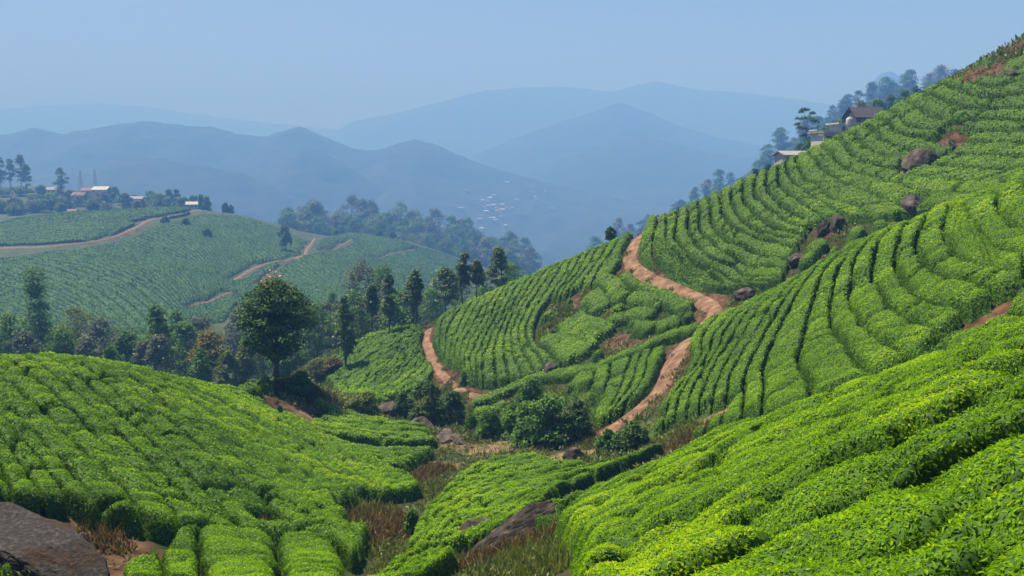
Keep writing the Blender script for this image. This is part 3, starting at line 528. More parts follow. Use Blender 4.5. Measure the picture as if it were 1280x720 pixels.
# ------------------------------------------------------------------ mountains
MOUNT = plainmat('mountain_forest', (0.006, 0.018, 0.010), (0.018, 0.034, 0.018), scale=0.02, rough=1.0, bump=0.6, detail=12, c2=(0.032, 0.045, 0.022), dist=8)
def mountain(name, prof, Y0, wf, wb, base, seed, amp=22.0, res=8.0, rough=2.2, M=2.2):
    Y0, wf, wb, base, amp, res, rough = Y0 * M, wf * M, wb * M, base * M, amp * M, res * M * .7, rough * M
    P = np.array([at(a, b, Y0) for a, b in prof]); x0, x1 = P[0, 0], P[-1, 0]
    def fn(X, Y):
        zr = np.interp(X, P[:, 0], P[:, 2]); edge = sstep(0, 90 * M, X - x0) * sstep(0, 90 * M, x1 - X)
        zr = base + (zr - base) * edge
        v = Y - Y0
        fall = np.where(v < 0, np.exp(-(np.abs(v) / wf) ** 1.25), np.exp(-(np.abs(v) / wb) ** 1.4))
        sp = 1 - np.abs(fbm(X / (130 * M) + seed * 7, Y / (220 * M), 5, 72 + seed)) * 2
        z = base + (zr - base) * fall + amp * (sp - 0.6) * np.clip(4 * fall * (1 - fall), 0, 1)
        return z + rough * fbm(X / (9 * M), Y / (9 * M), 3, 80 + seed) * np.clip(edge + .2, 0, 1)
    g = Grid(fn, x0, x1, Y0 - wf * 2.2, Y0 + wb * 1.6, res)
    grid_mesh(name, g, MOUNT); return g
MA2 = mountain('mountain', [(-300,240),(-100,228),(60,222),(120,206),(150,197),(178,195),(215,201),(250,206),(300,214),(340,232),(400,262),(480,292),(560,320),(640,345)], 760, 230, 200, -140, 1, amp=16, res=6)
MA3 = mountain('mountain', [(200,300),(260,258),(300,228),(340,203),(365,188),(382,184),(405,190),(430,203),(470,230),(520,258),(600,292),(680,320)], 860, 230, 200, -140, 2, amp=16, res=6)
MA = mountain('mountain', [(-350,190),(-200,178),(-60,172),(0,170),(25,164),(45,160),(75,168),(100,163),(130,158),(178,151),(205,154),(230,157),(262,158),(290,165),(330,172),(355,163),(375,159),(392,165),(410,172),(445,187),(480,186),(500,178),(520,174),(545,181),(575,194),(610,208),(660,222),(740,242),(850,262),(1000,290),(1100,310)], 1000, 330, 200, -150, 3, amp=22, res=6)
mountain('mountain', [(480,290),(600,262),(650,228),(690,203),(740,186),(765,176),(795,170),(820,173),(850,182),(880,190),(940,198),(1000,212),(1100,225),(1250,240)], 1230, 300, 220, -160, 4)
mountain('mountain', [(400,300),(500,255),(560,215),(600,190),(650,170),(700,152),(745,139),(765,131),(777,127),(792,134),(815,142),(850,158),(900,172),(960,184),(1040,190),(1150,200),(1300,215)], 1520, 360, 250, -170, 5)
mountain('mountain', [(300,230),(380,190),(440,152),(500,140),(540,130),(570,122),(605,114),(640,110),(700,108),(735,111),(765,115),(795,107),(822,101),(845,107),(880,113),(920,115),(1000,125),(1100,140),(1250,150),(1400,165)], 2300, 420, 300, -180, 6, amp=30, res=12)
mountain('mountain', [(-500,150),(-200,142),(-60,138),(0,136),(120,129),(180,133),(230,141),(300,150),(450,165),(560,185)], 2600, 420, 300, -180, 7, amp=30, res=12)
mountain('mountain', [(1000,190),(1062,150),(1080,122),(1092,102),(1100,92),(1112,89),(1124,94),(1136,103),(1150,118),(1200,150),(1300,180)], 1350, 200, 160, -120, 8, amp=8, res=5)
ME = mountain('hill', [(560,372),(620,350),(680,322),(730,306),(790,292),(830,272),(870,252),(905,232),(940,214),(975,186),(1000,171),(1025,155),(1060,139),(1090,126),(1130,119),(1165,109),(1190,101),(1260,76),(1340,50),(1420,30)], 430, 110, 120, -75, 9, amp=6, res=4, rough=0.5, M=1.716)
VZ = -290
tag(mesh_obj('valley_floor', [(-5500, 300, VZ), (5500, 300, VZ), (5500, 5800, VZ), (-5500, 5800, VZ)], [(0, 1, 2, 3)], mats=[MOUNT]), kind='structure')
# ------------------------------------------------------------------ trees
BR = {}
LEAFM = {
 'dark': leafmat('foliage_dark', [(0, (0.024, 0.061, 0.015)), (0.5, (0.057, 0.124, 0.022)), (1, (0.135, 0.223, 0.046))], trans=0.15, spec=0.12, rough=0.6),
 'oak': leafmat('foliage_silver_oak', [(0, (0.041, 0.081, 0.027)), (0.5, (0.088, 0.162, 0.041)), (1, (0.189, 0.284, 0.068))], trans=0.25),
 'mid': leafmat('foliage_mid', [(0, (0.041, 0.101, 0.020)), (0.5, (0.088, 0.196, 0.030)), (1, (0.189, 0.324, 0.054))], trans=0.2, spec=0.1, rough=0.65),
 'olive': leafmat('foliage_olive', [(0, (0.068, 0.095, 0.027)), (0.5, (0.135, 0.189, 0.041)), (1, (0.243, 0.284, 0.068))], trans=0.22, spec=0.1, rough=0.65),
 'grey': leafmat('foliage_grey', [(0, (0.061, 0.088, 0.061)), (0.5, (0.121, 0.155, 0.108)), (1, (0.243, 0.257, 0.189))], trans=0.15, spec=0.1, rough=0.65),
 'pale': leafmat('foliage_pale', [(0, (0.08, 0.10, 0.07)), (0.5, (0.16, 0.17, 0.12)), (1, (0.30, 0.28, 0.22))], trans=0.15, spec=0.1, rough=0.65),
 'lime': leafmat('foliage_lime', [(0, (0.05, 0.12, 0.015)), (0.5, (0.10, 0.22, 0.025)), (1, (0.20, 0.34, 0.05))], trans=0.3, spec=0.1, rough=0.65),
 'yellow': leafmat('foliage_yellow', [(0, (0.07, 0.09, 0.02)), (0.5, (0.18, 0.17, 0.025)), (1, (0.36, 0.29, 0.04))], trans=0.25, spec=0.1, rough=0.65),
 'orange': leafmat('blossom_orange', [(0, (0.35, 0.06, 0.015)), (1, (0.60, 0.14, 0.03))], trans=0.2),
 'brown': leafmat('dry_grass', [(0, (0.06, 0.038, 0.018)), (0.5, (0.14, 0.095, 0.042)), (1, (0.28, 0.22, 0.10))], trans=0.2, spec=0.1),
 'weed': leafmat('weed_grass', [(0, (0.06, 0.10, 0.02)), (0.5, (0.14, 0.18, 0.05)), (1, (0.26, 0.26, 0.10))], trans=0.25, spec=0.1)}
def tube(P, R, k=7):
    P = np.asarray(P, float); R = np.asarray(R, float); T = np.gradient(P, axis=0); T /= np.linalg.norm(T, axis=1)[:, None] + 1e-9
    up = np.where(np.abs(T[:, 2:3]) > 0.9, [[1., 0, 0]], [[0, 0, 1.]]); U = np.cross(T, up); U /= np.linalg.norm(U, axis=1)[:, None] + 1e-9; W = np.cross(T, U)
    a = np.linspace(0, 2 * np.pi, k, endpoint=False); V = P[:, None] + R[:, None, None] * (np.cos(a)[None, :, None] * U[:, None] + np.sin(a)[None, :, None] * W[:, None])
    i = np.arange(len(P) * k).reshape(len(P), k); q = np.stack([i[:-1], np.roll(i[:-1], -1, 1), np.roll(i[1:], -1, 1), i[1:]], -1).reshape(-1, 4)
    return V.reshape(-1, 3), q
def merge(parts):
    V, Q, b = [], [], 0
    for v, q in parts: V.append(v); Q.append(q + b); b += len(v)
    return np.vstack(V), np.vstack(Q)
def crown_shape(kind, t):
    t = np.clip(t, 0, 1)
    if kind == 'round': return np.sqrt(np.clip(1 - (2 * t - 0.95) ** 2 / 1.1, 0.03, 1)) * (0.9 + 0.1 * np.cos(t * 9))
    if kind == 'oak': return np.clip(0.55 + 0.45 * np.sin(np.pi * (t * 0.9 + 0.08)), 0.1, 1) * (1 - t ** 5 * 0.75)
    if kind == 'column': return np.clip(np.sin(np.pi * (0.12 + 0.86 * t)) ** 0.5, 0.1, 1)
    if kind == 'cone': return np.clip(1.02 - t, 0.05, 1) ** 0.8 * np.clip(t * 6, 0.4, 1)
    if kind == 'dome': return np.sqrt(np.clip(1 - t ** 2, 0.02, 1))
    return np.ones_like(t)
def tree_data(h, r, z0, shape, nclump, nleaf, lsize, trunk_r, seed, clump=0.28, limbs=10, flat=0.75, lean=0.0, stems=1, aspect=0.6):
    """trunk (tapered, with limbs) and crown (leaf blades in many uneven clumps); returns plain arrays"""
    rs = np.random.default_rng(seed); t = rs.random(nclump) ** (0.85 if shape != 'dome' else 1.2); ang = rs.uniform(0, 2 * np.pi, nclump); rad = rs.random(nclump) ** 0.42
    prof = crown_shape(shape, t) * r * (1 + 0.28 * fbm(np.cos(ang) * 1.4 + seed, np.sin(ang) * 1.4 + t * 3, 2, seed % 97))
    rc = r * clump * rs.uniform(0.6, 1.3, nclump) * (1.0 if shape != 'oak' else 0.9)
    C = np.stack([np.cos(ang) * np.maximum(prof - rc * 0.5, 0.02) * rad, np.sin(ang) * np.maximum(prof - rc * 0.5, 0.02) * rad, z0 + (h - z0) * t * 0.96], -1)
    C[:, 0] += lean * C[:, 2]
    parts = []
    zt = np.linspace(0, z0 + (h - z0) * 0.8, 9); wob_ = rs.normal(0, 0.02 * h, (9, 2)).cumsum(0) * 0.35; wob_[0] = 0
    TP = np.stack([wob_[:, 0] + lean * zt, wob_[:, 1], zt], -1)
    tr_ = trunk_r * (1 - 0.85 * (zt / zt[-1])) ; tr_[0] *= 1.5
    parts.append(tube(TP, tr_, 8))
    for s_ in range(1, stems):
        a0 = rs.uniform(0, 6.28); e = np.array([np.cos(a0), np.sin(a0), 0]) * r * 0.5; parts.append(tube(np.array([[0, 0, 0], e * 0.4 + [0, 0, h * .35], e + [0, 0, h * .75]]), [trunk_r * .8, trunk_r * .5, trunk_r * .15], 6))
    for k in rs.choice(nclump, min(limbs, nclump), replace=False):
        c = C[k]; zb = max(z0 * 0.55, c[2] - 0.35 * np.hypot(c[0], c[1]) - 0.12 * h); zb = min(zb, zt[-1])
        b = np.array([np.interp(zb, zt, TP[:, j]) for j in range(3)]); rb = np.interp(zb, zt, tr_)
        m = (b + c) / 2 + np.array([0, 0, 0.06 * h * rs.uniform(-.3, 1)]); parts.append(tube(np.array([b, m, c]), [rb * 0.55, rb * 0.32, rb * 0.08], 5))
    tv, tq = merge(parts)
    ctone = np.clip(rs.normal(0.5, 0.17, nclump), 0, 1)
    k = rs.choice(nclump, nleaf, p=rc ** 2 / (rc ** 2).sum()); dd = rs.normal(size=(nleaf, 3)); dd /= np.linalg.norm(dd, axis=1)[:, None]; dd[:, 2] = np.where(dd[:, 2] < -0.3, -dd[:, 2] * 0.5, dd[:, 2])
    P = C[k] + dd * rc[k][:, None] * (rs.random(nleaf) ** 0.4)[:, None] * np.array([1, 1, flat])
    P[:, 2] = np.maximum(P[:, 2], 0.02 * h)
    nn = dd + np.array([0, 0, 0.5]); nn /= np.linalg.norm(nn, axis=1)[:, None]
    lv, lq, lt, kk = leaves(P, nn, lsize, lsize * aspect, tilt=(-0.2, 0.6), updir=0.0)
    tone = np.repeat(np.clip(ctone[k] + rs.normal(0, 0.15, nleaf), 0, 1), 4)
    return (tv, tq), (lv, lq, tone), C
def make_tree(name, loc, d, leaf, label, cat='tree', group=None, rz=0.0, trunkname='trunk'):
    (tv, tq), (lv, lq, tone), C = d
    e = empty(name, loc, label, cat, group, rz)
    t = mesh_obj(trunkname, tv, tq, mats=[BARK], smooth=True, parent=e); c = mesh_obj('crown', lv, lq, mats=[LEAFM[leaf]], attrs={'tone': tone}, parent=e)
    return e
def copy_tree(src, loc, rz, sc, label=None, group=None):
    c = src.copy(); COL.objects.link(c); c.location = loc; c.rotation_euler = (0, 0, rz); c.scale = sc
    if label: c['label'] = label
    if group: c['group'] = group
    for ch in src.children:
        k = ch.copy(); COL.objects.link(k); k.parent = c
    return c
def px2m(px, Y): return px * Y / F
def base_at(px, py, y0, y1): return hit(SG, px, py, y0, y1, off=-HC)[0]
# the big dark tree above the earth cut
bb = base_at(345, 470, 62, 84); Yb = bb[1]
d = tree_data(px2m(121, Yb), px2m(54, Yb), px2m(24, Yb), 'round', 150, 15000, 0.26, px2m(3.2, Yb), 5, clump=0.26, limbs=26)
BIG = make_tree('shade_tree', bb, d, 'dark', 'large dark round tree with orange blossoms above the earth cut', 'tree')
cs = d[2]; top = cs[(np.hypot(cs[:, 0], cs[:, 1]) > px2m(24, Yb)) | (cs[:, 2] > px2m(105, Yb))]; top = top[(top[:, 0] < px2m(5, Yb)) & (top[:, 2] > px2m(72, Yb))]
k = rng.choice(len(top), 170); q = top[k]; outw = q - np.array([0, 0, px2m(65, Yb)]); outw /= np.linalg.norm(outw, axis=1)[:, None]
cl = rng.choice(len(top), 12); kk = rng.choice(cl, 50); q = top[kk]; outw = (q - np.array([0, 0, px2m(65, Yb)])); outw /= np.linalg.norm(outw, axis=1)[:, None]
lv, lq, _, _ = leaves(q + outw * px2m(13, Yb) + rng.normal(0, .25, (50, 3)), outw, 0.24, 0.18)
mesh_obj('blossom', lv, lq, mats=[LEAFM['orange']], attrs={'tone': np.repeat(rng.random(50), 4)}, parent=BIG)
# silver oaks on the back slope: base px, top py, crown half width px, crown start (fraction)
OAKS = [(433,467,368,13,.18,88,100,'tall slender bare-trunked tree on the back slope nearest to the big dark tree'), (487,421,343,12,.30,96,114,'tall columnar tree on the back slope with a dense narrow crown'),
 (466,416,356,10,.36,96,114,'slimmer tree close to the left of the dense columnar tree'), (520,408,338,10,.5,100,116,'thin bare-trunked tree standing right beside the back of the left path'), (517,402,342,13,.2,112,130,'bushier tree just behind the thin bare-trunked one'),
 (557,392,334,19,.18,112,124,'spreading open-crowned tree rising at the left edge of the middle slope'), (581,380,316,11,.38,114,126,'tallest slim tree behind the middle slope with bare trunk, left of a pair'), (596,372,326,10,.34,116,128,'shorter slim tree, right of the pair behind the middle slope'), (623,362,309,16,.08,116,128,'dense dark leaning tree against the skyline of the middle slope'),
 (763,300,285,6,.05,104,118,'small tree top peeping over the middle slope near the path bend')]
for k, (px, pb, pt, hw, cf, y0, y1, lab) in enumerate(OAKS):
    Y = (y0 + y1) / 2
    if k < 4: b = base_at(px, pb, y0, y1); Y = b[1]
    else:
        b = at(px, pb, Y); gz = float(G(b[0], b[1])); b[2] = gz
    tp = at(px, pt, Y)[2]; h = tp - b[2]; vis = px2m(pb - pt, Y); z0 = h - vis * (1 - cf)
    d = tree_data(h, px2m(hw, Y) * 1.05, z0, 'oak', 70, 4200, 0.30, max(0.10, h * 0.014), 40 + k, clump=0.36, limbs=16)
    make_tree('silver_oak', b, d, 'oak', lab, 'tree', 'slim trees behind the tea slopes', rz=k)
# valley trees behind the left hill: (px, top, width px, Y, kind, shape, label)
def gz_any(x, y):
    if -103 < x < 93 and y < 163: return float(G(x, y))
    return float(FG(x, y))
VAL = [(50,334,66,128,'mid','cone','tall dark conical tree in the left valley woods'), (12,392,54,118,'mid','round','dark round tree at the left edge of the valley woods'), (96,383,60,135,'olive','round','pale olive tree behind the left hill, beside the tall conical tree'),
 (128,398,60,128,'grey','round','grey-green spreading tree behind the crest of the left hill'), (198,382,42,114,'mid','column','dense upright tree with a visible trunk at the left hill crest'), (137,431,24,100,'lime','round','small bright lime-green tree on the left hill crest'),
 (160,414,44,118,'mid','round','bushy mid-green tree between the lime tree and the upright tree'), (178,426,36,110,'grey','round','grey bushy tree left of the upright tree'), (232,402,48,128,'mid','round','round green tree right of the upright tree'), (222,385,30,135,'lime','round','light green tree behind the upright tree'),
 (252,398,60,142,'grey','round','broad grey-green tree above the yellow flowering tree'), (262,418,50,112,'yellow','dome','yellow flowering tree left of the big dark tree'), (250,436,30,103,'mid','round','dark low tree under the yellow flowering tree'), (284,440,34,102,'olive','round','olive bush left of the big dark tree trunk'),
 (306,430,30,104,'olive','round','dull olive bush behind the big dark tree'), (298,392,44,150,'grey','round','hazy grey tree behind the left side of the big dark tree'), (409,374,34,135,'pale','round','whitish flowering tree right of the big dark tree'), (388,376,34,155,'grey','round','hazy grey tree touching the right edge of the big dark tree'),
 (426,372,34,150,'grey','round','grey-green tree behind the tall slender tree'), (455,322,62,150,'grey','column','tall broad hazy tree behind the slim trees'), (480,332,48,150,'mid','column','dark tall tree beside the broad hazy tree'), (500,360,50,140,'mid','round','mid-green tree between the columnar and thin trees'),
 (540,362,50,150,'mid','round','round green tree behind the spreading open tree'), (604,338,50,145,'lime','round','light green tree between the pair and the leaning tree'), (640,328,44,150,'lime','round','light green tree right of the leaning dark tree'), (575,345,50,155,'mid','round','green tree behind the slim pair'),
 (446,390,44,135,'mid','round','dark rounded tree behind the back slope'), (30,414,50,105,'grey','round','low grey tree at the left hill crest'), (75,410,60,108,'mid','round','dark bushy tree at the foot of the conical tree'), (-30,380,60,125,'mid','round','dark tree left of the valley woods edge'), (200,420,44,108,'grey','round','grey shrub-like tree at the foot of the upright tree'),
 (360,420,60,120,'mid','round','dark bushy tree right behind the big dark tree'), (330,400,60,140,'mid','round','tall dark tree hidden behind the big dark tree'), (110,420,44,104,'grey','round','low grey bushy tree left of the lime tree'), (525,372,46,160,'grey','round','hazy grey tree behind the thin bare-trunked tree')]
for k, (px, pt, wpx, Y, kind, shape, lab) in enumerate(VAL):
    b = at(px, 440, Y); b[2] = gz_any(b[0], b[1]); tp = at(px, pt, Y)[2]; h = max(2.5, tp - b[2]); r = px2m(wpx / 2, Y)
    hc = h * 0.88 if shape != 'dome' else h * 0.45
    if shape == 'cone': hc = h * 0.9
    if px == 198: hc = h * 0.78
    r *= 1.12
    d = tree_data(h, r, h - hc, shape, 80, 5200 if wpx > 40 else 3200, 0.38, 0.16, 200 + k, clump=0.36, limbs=9)
    make_tree('valley_tree', b, d, kind, lab, 'tree', 'trees in the valley woods', rz=k * 1.3)
FLAB = 'bushy tree in the dense valley woods between the left hill and the far tea hill'
for k in range(44):
    px = float(rng.uniform(-30, 300) if k < 26 else rng.uniform(375, 545)); Y = float(rng.uniform(118, 178)); pt = float(rng.uniform(404, 428) if k < 26 else rng.uniform(362, 395))
    b = at(px, 440, Y); b[2] = gz_any(b[0], b[1]); h = max(3.0, at(px, pt, Y)[2] - b[2]); r = float(rng.uniform(2.0, 3.6))
    make_tree('valley_tree', b, tree_data(h, r, h * .12, ['round', 'oak', 'round', 'column'][k % 4], 60, 2600, 0.42, 0.15, 700 + k, clump=0.36, limbs=6), ['mid', 'grey', 'olive', 'mid', 'lime', 'dark'][k % 6], FLAB, 'tree', 'bushy trees filling the valley woods', rz=k)
print('near trees done')
# prototypes for far woods
def proto(kind, shape, h, r, z0, n, ls, seed, label, name, group):
    return make_tree(name, (0, 0, 0), tree_data(h, r, z0, shape, 45, n, ls, 0.22, seed, clump=0.36, limbs=6), kind, label, 'tree', group)
def scatter(protos, spots, label, group):
    used = set()
    for k, (x, y, z, s) in enumerate(spots):
        p = protos[k % len(protos)]; sc = (s * rng.uniform(.85, 1.15), s * rng.uniform(.85, 1.15), s * rng.uniform(.8, 1.2)); rz = rng.uniform(0, 6.28)
        if id(p) not in used: used.add(id(p)); p.location = (x, y, z); p.rotation_euler = (0, 0, rz); p.scale = sc
        else: copy_tree(p, (x, y, z), rz, sc)
lab = 'hazy round-crowned tree in the dense wood on the ridge beyond the far tea hill'; gr = 'trees in the wood on the far ridge'
PR = [proto(kd, shp, 20, 9.2, 1.5, 1900, 1.25, 300 + i, lab, 'woodland_tree', gr) for i, (kd, shp) in enumerate((('mid', 'round'), ('dark', 'round'), ('grey', 'round'), ('mid', 'oak'), ('olive', 'round')))]
sp = []
for i in range(150):
    px = rng.uniform(358, 665); Y = float(D(rng.uniform(372, 475))); b = at(px, 300, Y); z = float(FG(b[0], b[1])); s = rng.uniform(.7, 1.2)
    sp.append((b[0], Y, z - 0.5, s))
scatter(PR, sp, lab, gr)
lab = 'hazy tree in the wooded spur below the right skyline'; gr = 'trees on the wooded right spur'
PR = [proto(kd, shp, 18, 8.2, .8, 1900, 1.15, 320 + i, lab, 'woodland_tree', gr) for i, (kd, shp) in enumerate((('mid', 'round'), ('dark', 'round'), ('dark', 'oak'), ('grey', 'round')))]
sp = []
for i in range(150):
    px = rng.uniform(625, 860) if i < 40 else rng.uniform(850, 1200); Y = rng.uniform(640, 750) if i < 40 else rng.uniform(700, 742); x = at(px, 200, Y)[0]; sp.append((x, Y, float(ME(x, Y)) - 1.5, rng.uniform(.55, 1.0)))
scatter(PR, sp, lab, gr)
# village behind the far tea knoll, left
VT = [(4,196,15,365,'column','mid'),(17,198,13,368,'column','mid'),(30,194,14,366,'column','dark'),(36,205,12,362,'column','mid'),(79,210,19,350,'oak','mid'),(54,233,14,352,'round','mid'),(48,248,26,345,'round','dark'),(68,254,17,330,'round','dark'),(14,258,34,330,'round','mid'),(35,262,30,325,'round','mid'),(90,240,20,350,'round','olive'),(103,243,26,345,'round','olive'),(128,240,24,345,'round','grey'),
 (145,236,18,352,'round','dark'),(155,246,24,345,'round','mid'),(148,262,8,315,'column','dark'),(174,254,12,310,'column','dark'),(170,246,20,345,'round','mid'),(190,240,22,350,'round','lime'),(200,244,24,345,'round','olive'),(212,238,18,350,'oak','grey'),(222,236,12,350,'oak','dark'),(252,244,10,320,'oak','mid'),(259,246,14,325,'oak','mid'),(282,254,6,312,'column','dark'),(289,258,6,312,'column','dark'),
 (-30,240,40,350,'round','mid'),(-60,230,40,350,'round','dark'),(8,238,26,350,'round','mid'),(30,236,24,352,'round','dark'),(115,262,14,325,'round','mid'),(135,258,20,325,'round','mid'),(355,284,20,268,'oak','dark'),(206,288,8,268,'oak','mid'),(232,294,8,270,'round','dark'),(258,306,10,262,'round','dark'),(420,289,10,330,'round','mid'),(474,292,7,336,'oak','mid'),(490,300,9,330,'round','dark')]
VT += [(float(rng.uniform(-40, 245)), float(rng.uniform(243, 258)), float(rng.uniform(14, 30)), float(rng.uniform(314, 334)), ['round', 'round', 'oak'][q % 3], ['mid', 'dark', 'olive', 'grey'][q % 4]) for q in range(34)]
VLAB = 'hazy tree among the houses and tea on the far left hill'
for k, (px, pt, wpx, Y, shp, kd) in enumerate(VT):
    Y = float(D(Y))
    b = at(px, 270, Y); b[2] = float(FG(b[0], b[1])); h = max(3.0, at(px, pt, Y)[2] - b[2]); r = px2m(wpx / 2, Y)
    lab = {0:'leftmost tall poplar-like tree on the far left skyline', 4:'lone feathery tree standing above the village roofs on the left skyline', 32:'lone dark tree beside the path on the far tea hill', 23:'small dark tree at the top end of the far hill path'}.get(k, VLAB)
    make_tree('hill_tree', b, tree_data(h, r, h * .2, shp, 40, 1300, 1.15, 0.3, 400 + k, clump=0.38, limbs=5), kd, lab, 'tree', 'trees on the far left hill' if lab == VLAB else None, rz=k)
# trees around the houses on the right
RT = [(1050,148,22,175,'round','olive'),(1072,128,26,185,'round','olive'),(1092,122,30,190,'round','mid'),(1108,118,24,192,'round','dark'),(1125,112,24,190,'round','mid'),(1028,160,22,176,'round','mid'),(1010,176,22,165,'round','mid'),(975,198,20,180,'cone','mid'),(960,205,18,185,'cone','dark'),(990,190,16,182,'round','mid'),(945,212,16,190,'cone','dark'),(1000,180,22,188,'round','dark'),(1040,152,24,192,'round','dark'),(1140,108,20,200,'round','dark'),(930,222,16,195,'round','mid')]
for k, (px, pt, wpx, Y, shp, kd) in enumerate(RT):
    Y = float(D(Y))
    b = at(px, 200, Y); b[2] = float(FG(b[0], b[1])); tz = at(px, pt, Y)[2]; h = max(3.0, tz - b[2]); r = px2m(wpx / 2, Y)
    make_tree('garden_tree', b, tree_data(h, r, max(h * .2, h - 3.2 * r), shp, 40, 1600, 0.55, 0.2, 500 + k, clump=0.38, limbs=6), kd, 'bushy tree around the hillside houses on the right skyline', 'tree', 'trees around the hillside houses', rz=k)
Y = float(D(172)); b = at(1006, 190, Y); b[2] = float(FG(b[0], b[1])); h = at(1006, 132, Y)[2] - b[2]
d = tree_data(h, px2m(18, Y), h - px2m(58, Y), 'column', 26, 3000, 0.32, 0.15, 78, clump=0.27, limbs=26, flat=0.75)
make_tree('umbrella_tree', b, d, 'dark', 'tall airy tree with separate leaf tufts beside the hillside houses', 'tree')
# ------------------------------------------------------------------ shrubs in the hollow
SH = [(535,532,480,44,66,'dark','wide dark green shrub mass beside the left path end'), (505,525,492,28,68,'dark','low dark green shrub at the left of the wide shrub mass'), (565,530,492,30,64,'dark','dark green shrub on the right of the wide shrub mass'), (690,556,498,60,54,'mid','largest rounded bush in the middle of the hollow'), (660,556,508,42,54,'mid','feathery bush left of the largest rounded bush'), (722,550,503,34,56,'dark','dark bush on the right flank of the largest bush'),
 (665,508,474,36,62,'mid','dark bush just below the dark boulder'), (640,545,508,32,58,'lime','light green shrub left of the feathery bush'), (612,548,514,30,60,'lime','pale leafy shrub near the bare clearing'), (590,540,518,14,60,'lime','small upright bright shrub beside the wide shrub mass'), (790,563,529,40,47,'dark','small dome-shaped dark bush at the foot of the lower path'), (760,566,540,26,47,'mid','small pale bush left of the dome-shaped bush'),
 (455,520,490,36,74,'olive','olive scrub bush on the floor of the hollow'), (376,492,468,26,78,'dark','black-green bush overhanging the earth cut'), (398,478,452,30,88,'olive','olive bush right of the big dark tree'), (516,668,638,14,32,'lime','small bright bush standing in the brown gully grass'), (580,480,466,10,84,'mid','small round bush on the cut bank of the left path'), (418,470,450,26,92,'brown','brown dried bush below the slender tree'), (350,522,508,8,62,'mid','small bush at the foot of the earth cut')]
for k, (px, pb, pt, wpx, Y, kd, lab) in enumerate(SH):
    c = base_at(px, pb, Y * .82, Y * 1.18); Y = c[1]; h = px2m(pb - pt, Y) * 1.15; r = px2m(wpx / 2, Y) * 1.25
    n = int(1600 + 2200 * min(r, 3)); make_tree('wild_bush', c - np.array([0, 0, .1]), tree_data(h, r, 0.12 * h, 'dome', 46, n, 0.17 + 0.03 * r, 0.05, 600 + k, clump=0.36, limbs=10, stems=4), kd, lab, 'bush', rz=k, trunkname='stem')
# ------------------------------------------------------------------ grass
def grass(name, spots, leafk, label, dens=60, hgt=0.5):
    VV, TT = [], []
    for (px, py, y0, y1, rx, ry) in spots:
        c = base_at(px, py, y0, y1); n = int(rx * ry * dens * 3.1); a = rng.uniform(0, 6.28, n); rr = np.sqrt(rng.random(n)); x = c[0] + rx * rr * np.cos(a); y = c[1] + ry * rr * np.sin(a)
        P = np.stack([x, y, G(x, y) - 0.03], -1); hh = hgt * rng.uniform(.4, 1.2, n) * (1.15 - 0.6 * rr ** 2); d = rng.normal(0, .35, (n, 3)); d[:, 2] = 1; d /= np.linalg.norm(d, axis=1)[:, None]
        u = np.cross(d, rng.normal(size=(n, 3))); u /= np.linalg.norm(u, axis=1)[:, None]; wd_ = 0.012 + 0.0006 * np.linalg.norm(P, axis=1)
        mid = P + d * (hh * .55)[:, None]; d2 = d + rng.normal(0, .35, (n, 3)); tip = mid + d2 * (hh * .5)[:, None]
        VV.append(np.stack([P - u * wd_[:, None], P + u * wd_[:, None], mid + u * (wd_ * .8)[:, None], tip, mid - u * (wd_ * .8)[:, None]], 1)); TT.append(np.repeat(np.clip(rng.normal(.5, .22, n), 0, 1), 5))
    V = np.concatenate(VV); n = len(V); b = (np.arange(n) * 5)[:, None]; V = V.reshape(-1, 3)
    return tag(mesh_obj(name, V, b + np.array([[0, 1, 2, 4]]), b + np.array([[4, 2, 3]]), mats=[LEAFM[leafk]], attrs={'tone': np.concatenate(TT)}), label, None, None, 'stuff')
grass('dry_grass', [(470,660,26,40,1.5,4.0),(545,590,40,52,1.2,2.2),(520,602,38,52,1.1,1.8),(605,705,20,30,1.8,1.2),(645,690,16,28,1.6,1.6),(690,672,16,28,1.0,1.1),(870,546,40,50,2.0,1.6),(900,540,40,50,1.4,1.2),(500,585,44,56,.8,1.2),(335,665,26,36,.6,.6),(125,678,14,24,.9,1.0),(45,690,11,22,1.0,1.2)], 'brown', 'brown dried grass in the gully, by the rocks and the bare clearing', 110, .5)
grass('weeds', [(455,640,30,42,1.6,3.2),(480,690,24,34,1.0,1.6),(575,500,66,82,.8,2.0),(560,486,70,88,.5,2.2),(600,540,50,64,2.2,2.0),(840,550,40,52,1.6,1.6),(470,525,60,80,2.4,3.0),(560,542,54,64,2.4,1.6),(700,545,46,60,3.0,1.4),(620,548,48,62,2.4,1.4),(420,475,80,104,3,5),(660,690,15,26,1.2,1.2),(620,712,18,26,1.2,.8),(740,555,44,56,1.6,1.4),(560,705,22,32,2.4,2.0),(520,715,24,32,1.6,1.6),(640,705,15,26,1.8,1.5),(682,714,12,22,1.5,1.3),(655,716,13,22,1.5,1.3),(700,700,12,22,1.2,1.0),(600,690,18,28,2,1.6),(545,612,36,50,1.6,3),(590,520,60,74,2.6,2.4),(650,505,58,72,3.0,2.4),(690,505,56,68,2.0,2.0),(300,470,64,84,3,5),(400,470,74,100,5,6),(380,455,84,112,5,7),(740,375,76,92,1.2,2.6),(700,395,76,92,1.4,2.4),(815,410,66,80,1.6,1.4),(730,535,50,62,2,2),(850,520,44,56,1.0,3),(470,610,36,50,1.2,3)], 'weed', 'green weeds and long grass on the floor of the hollow and gully', 90, .42)
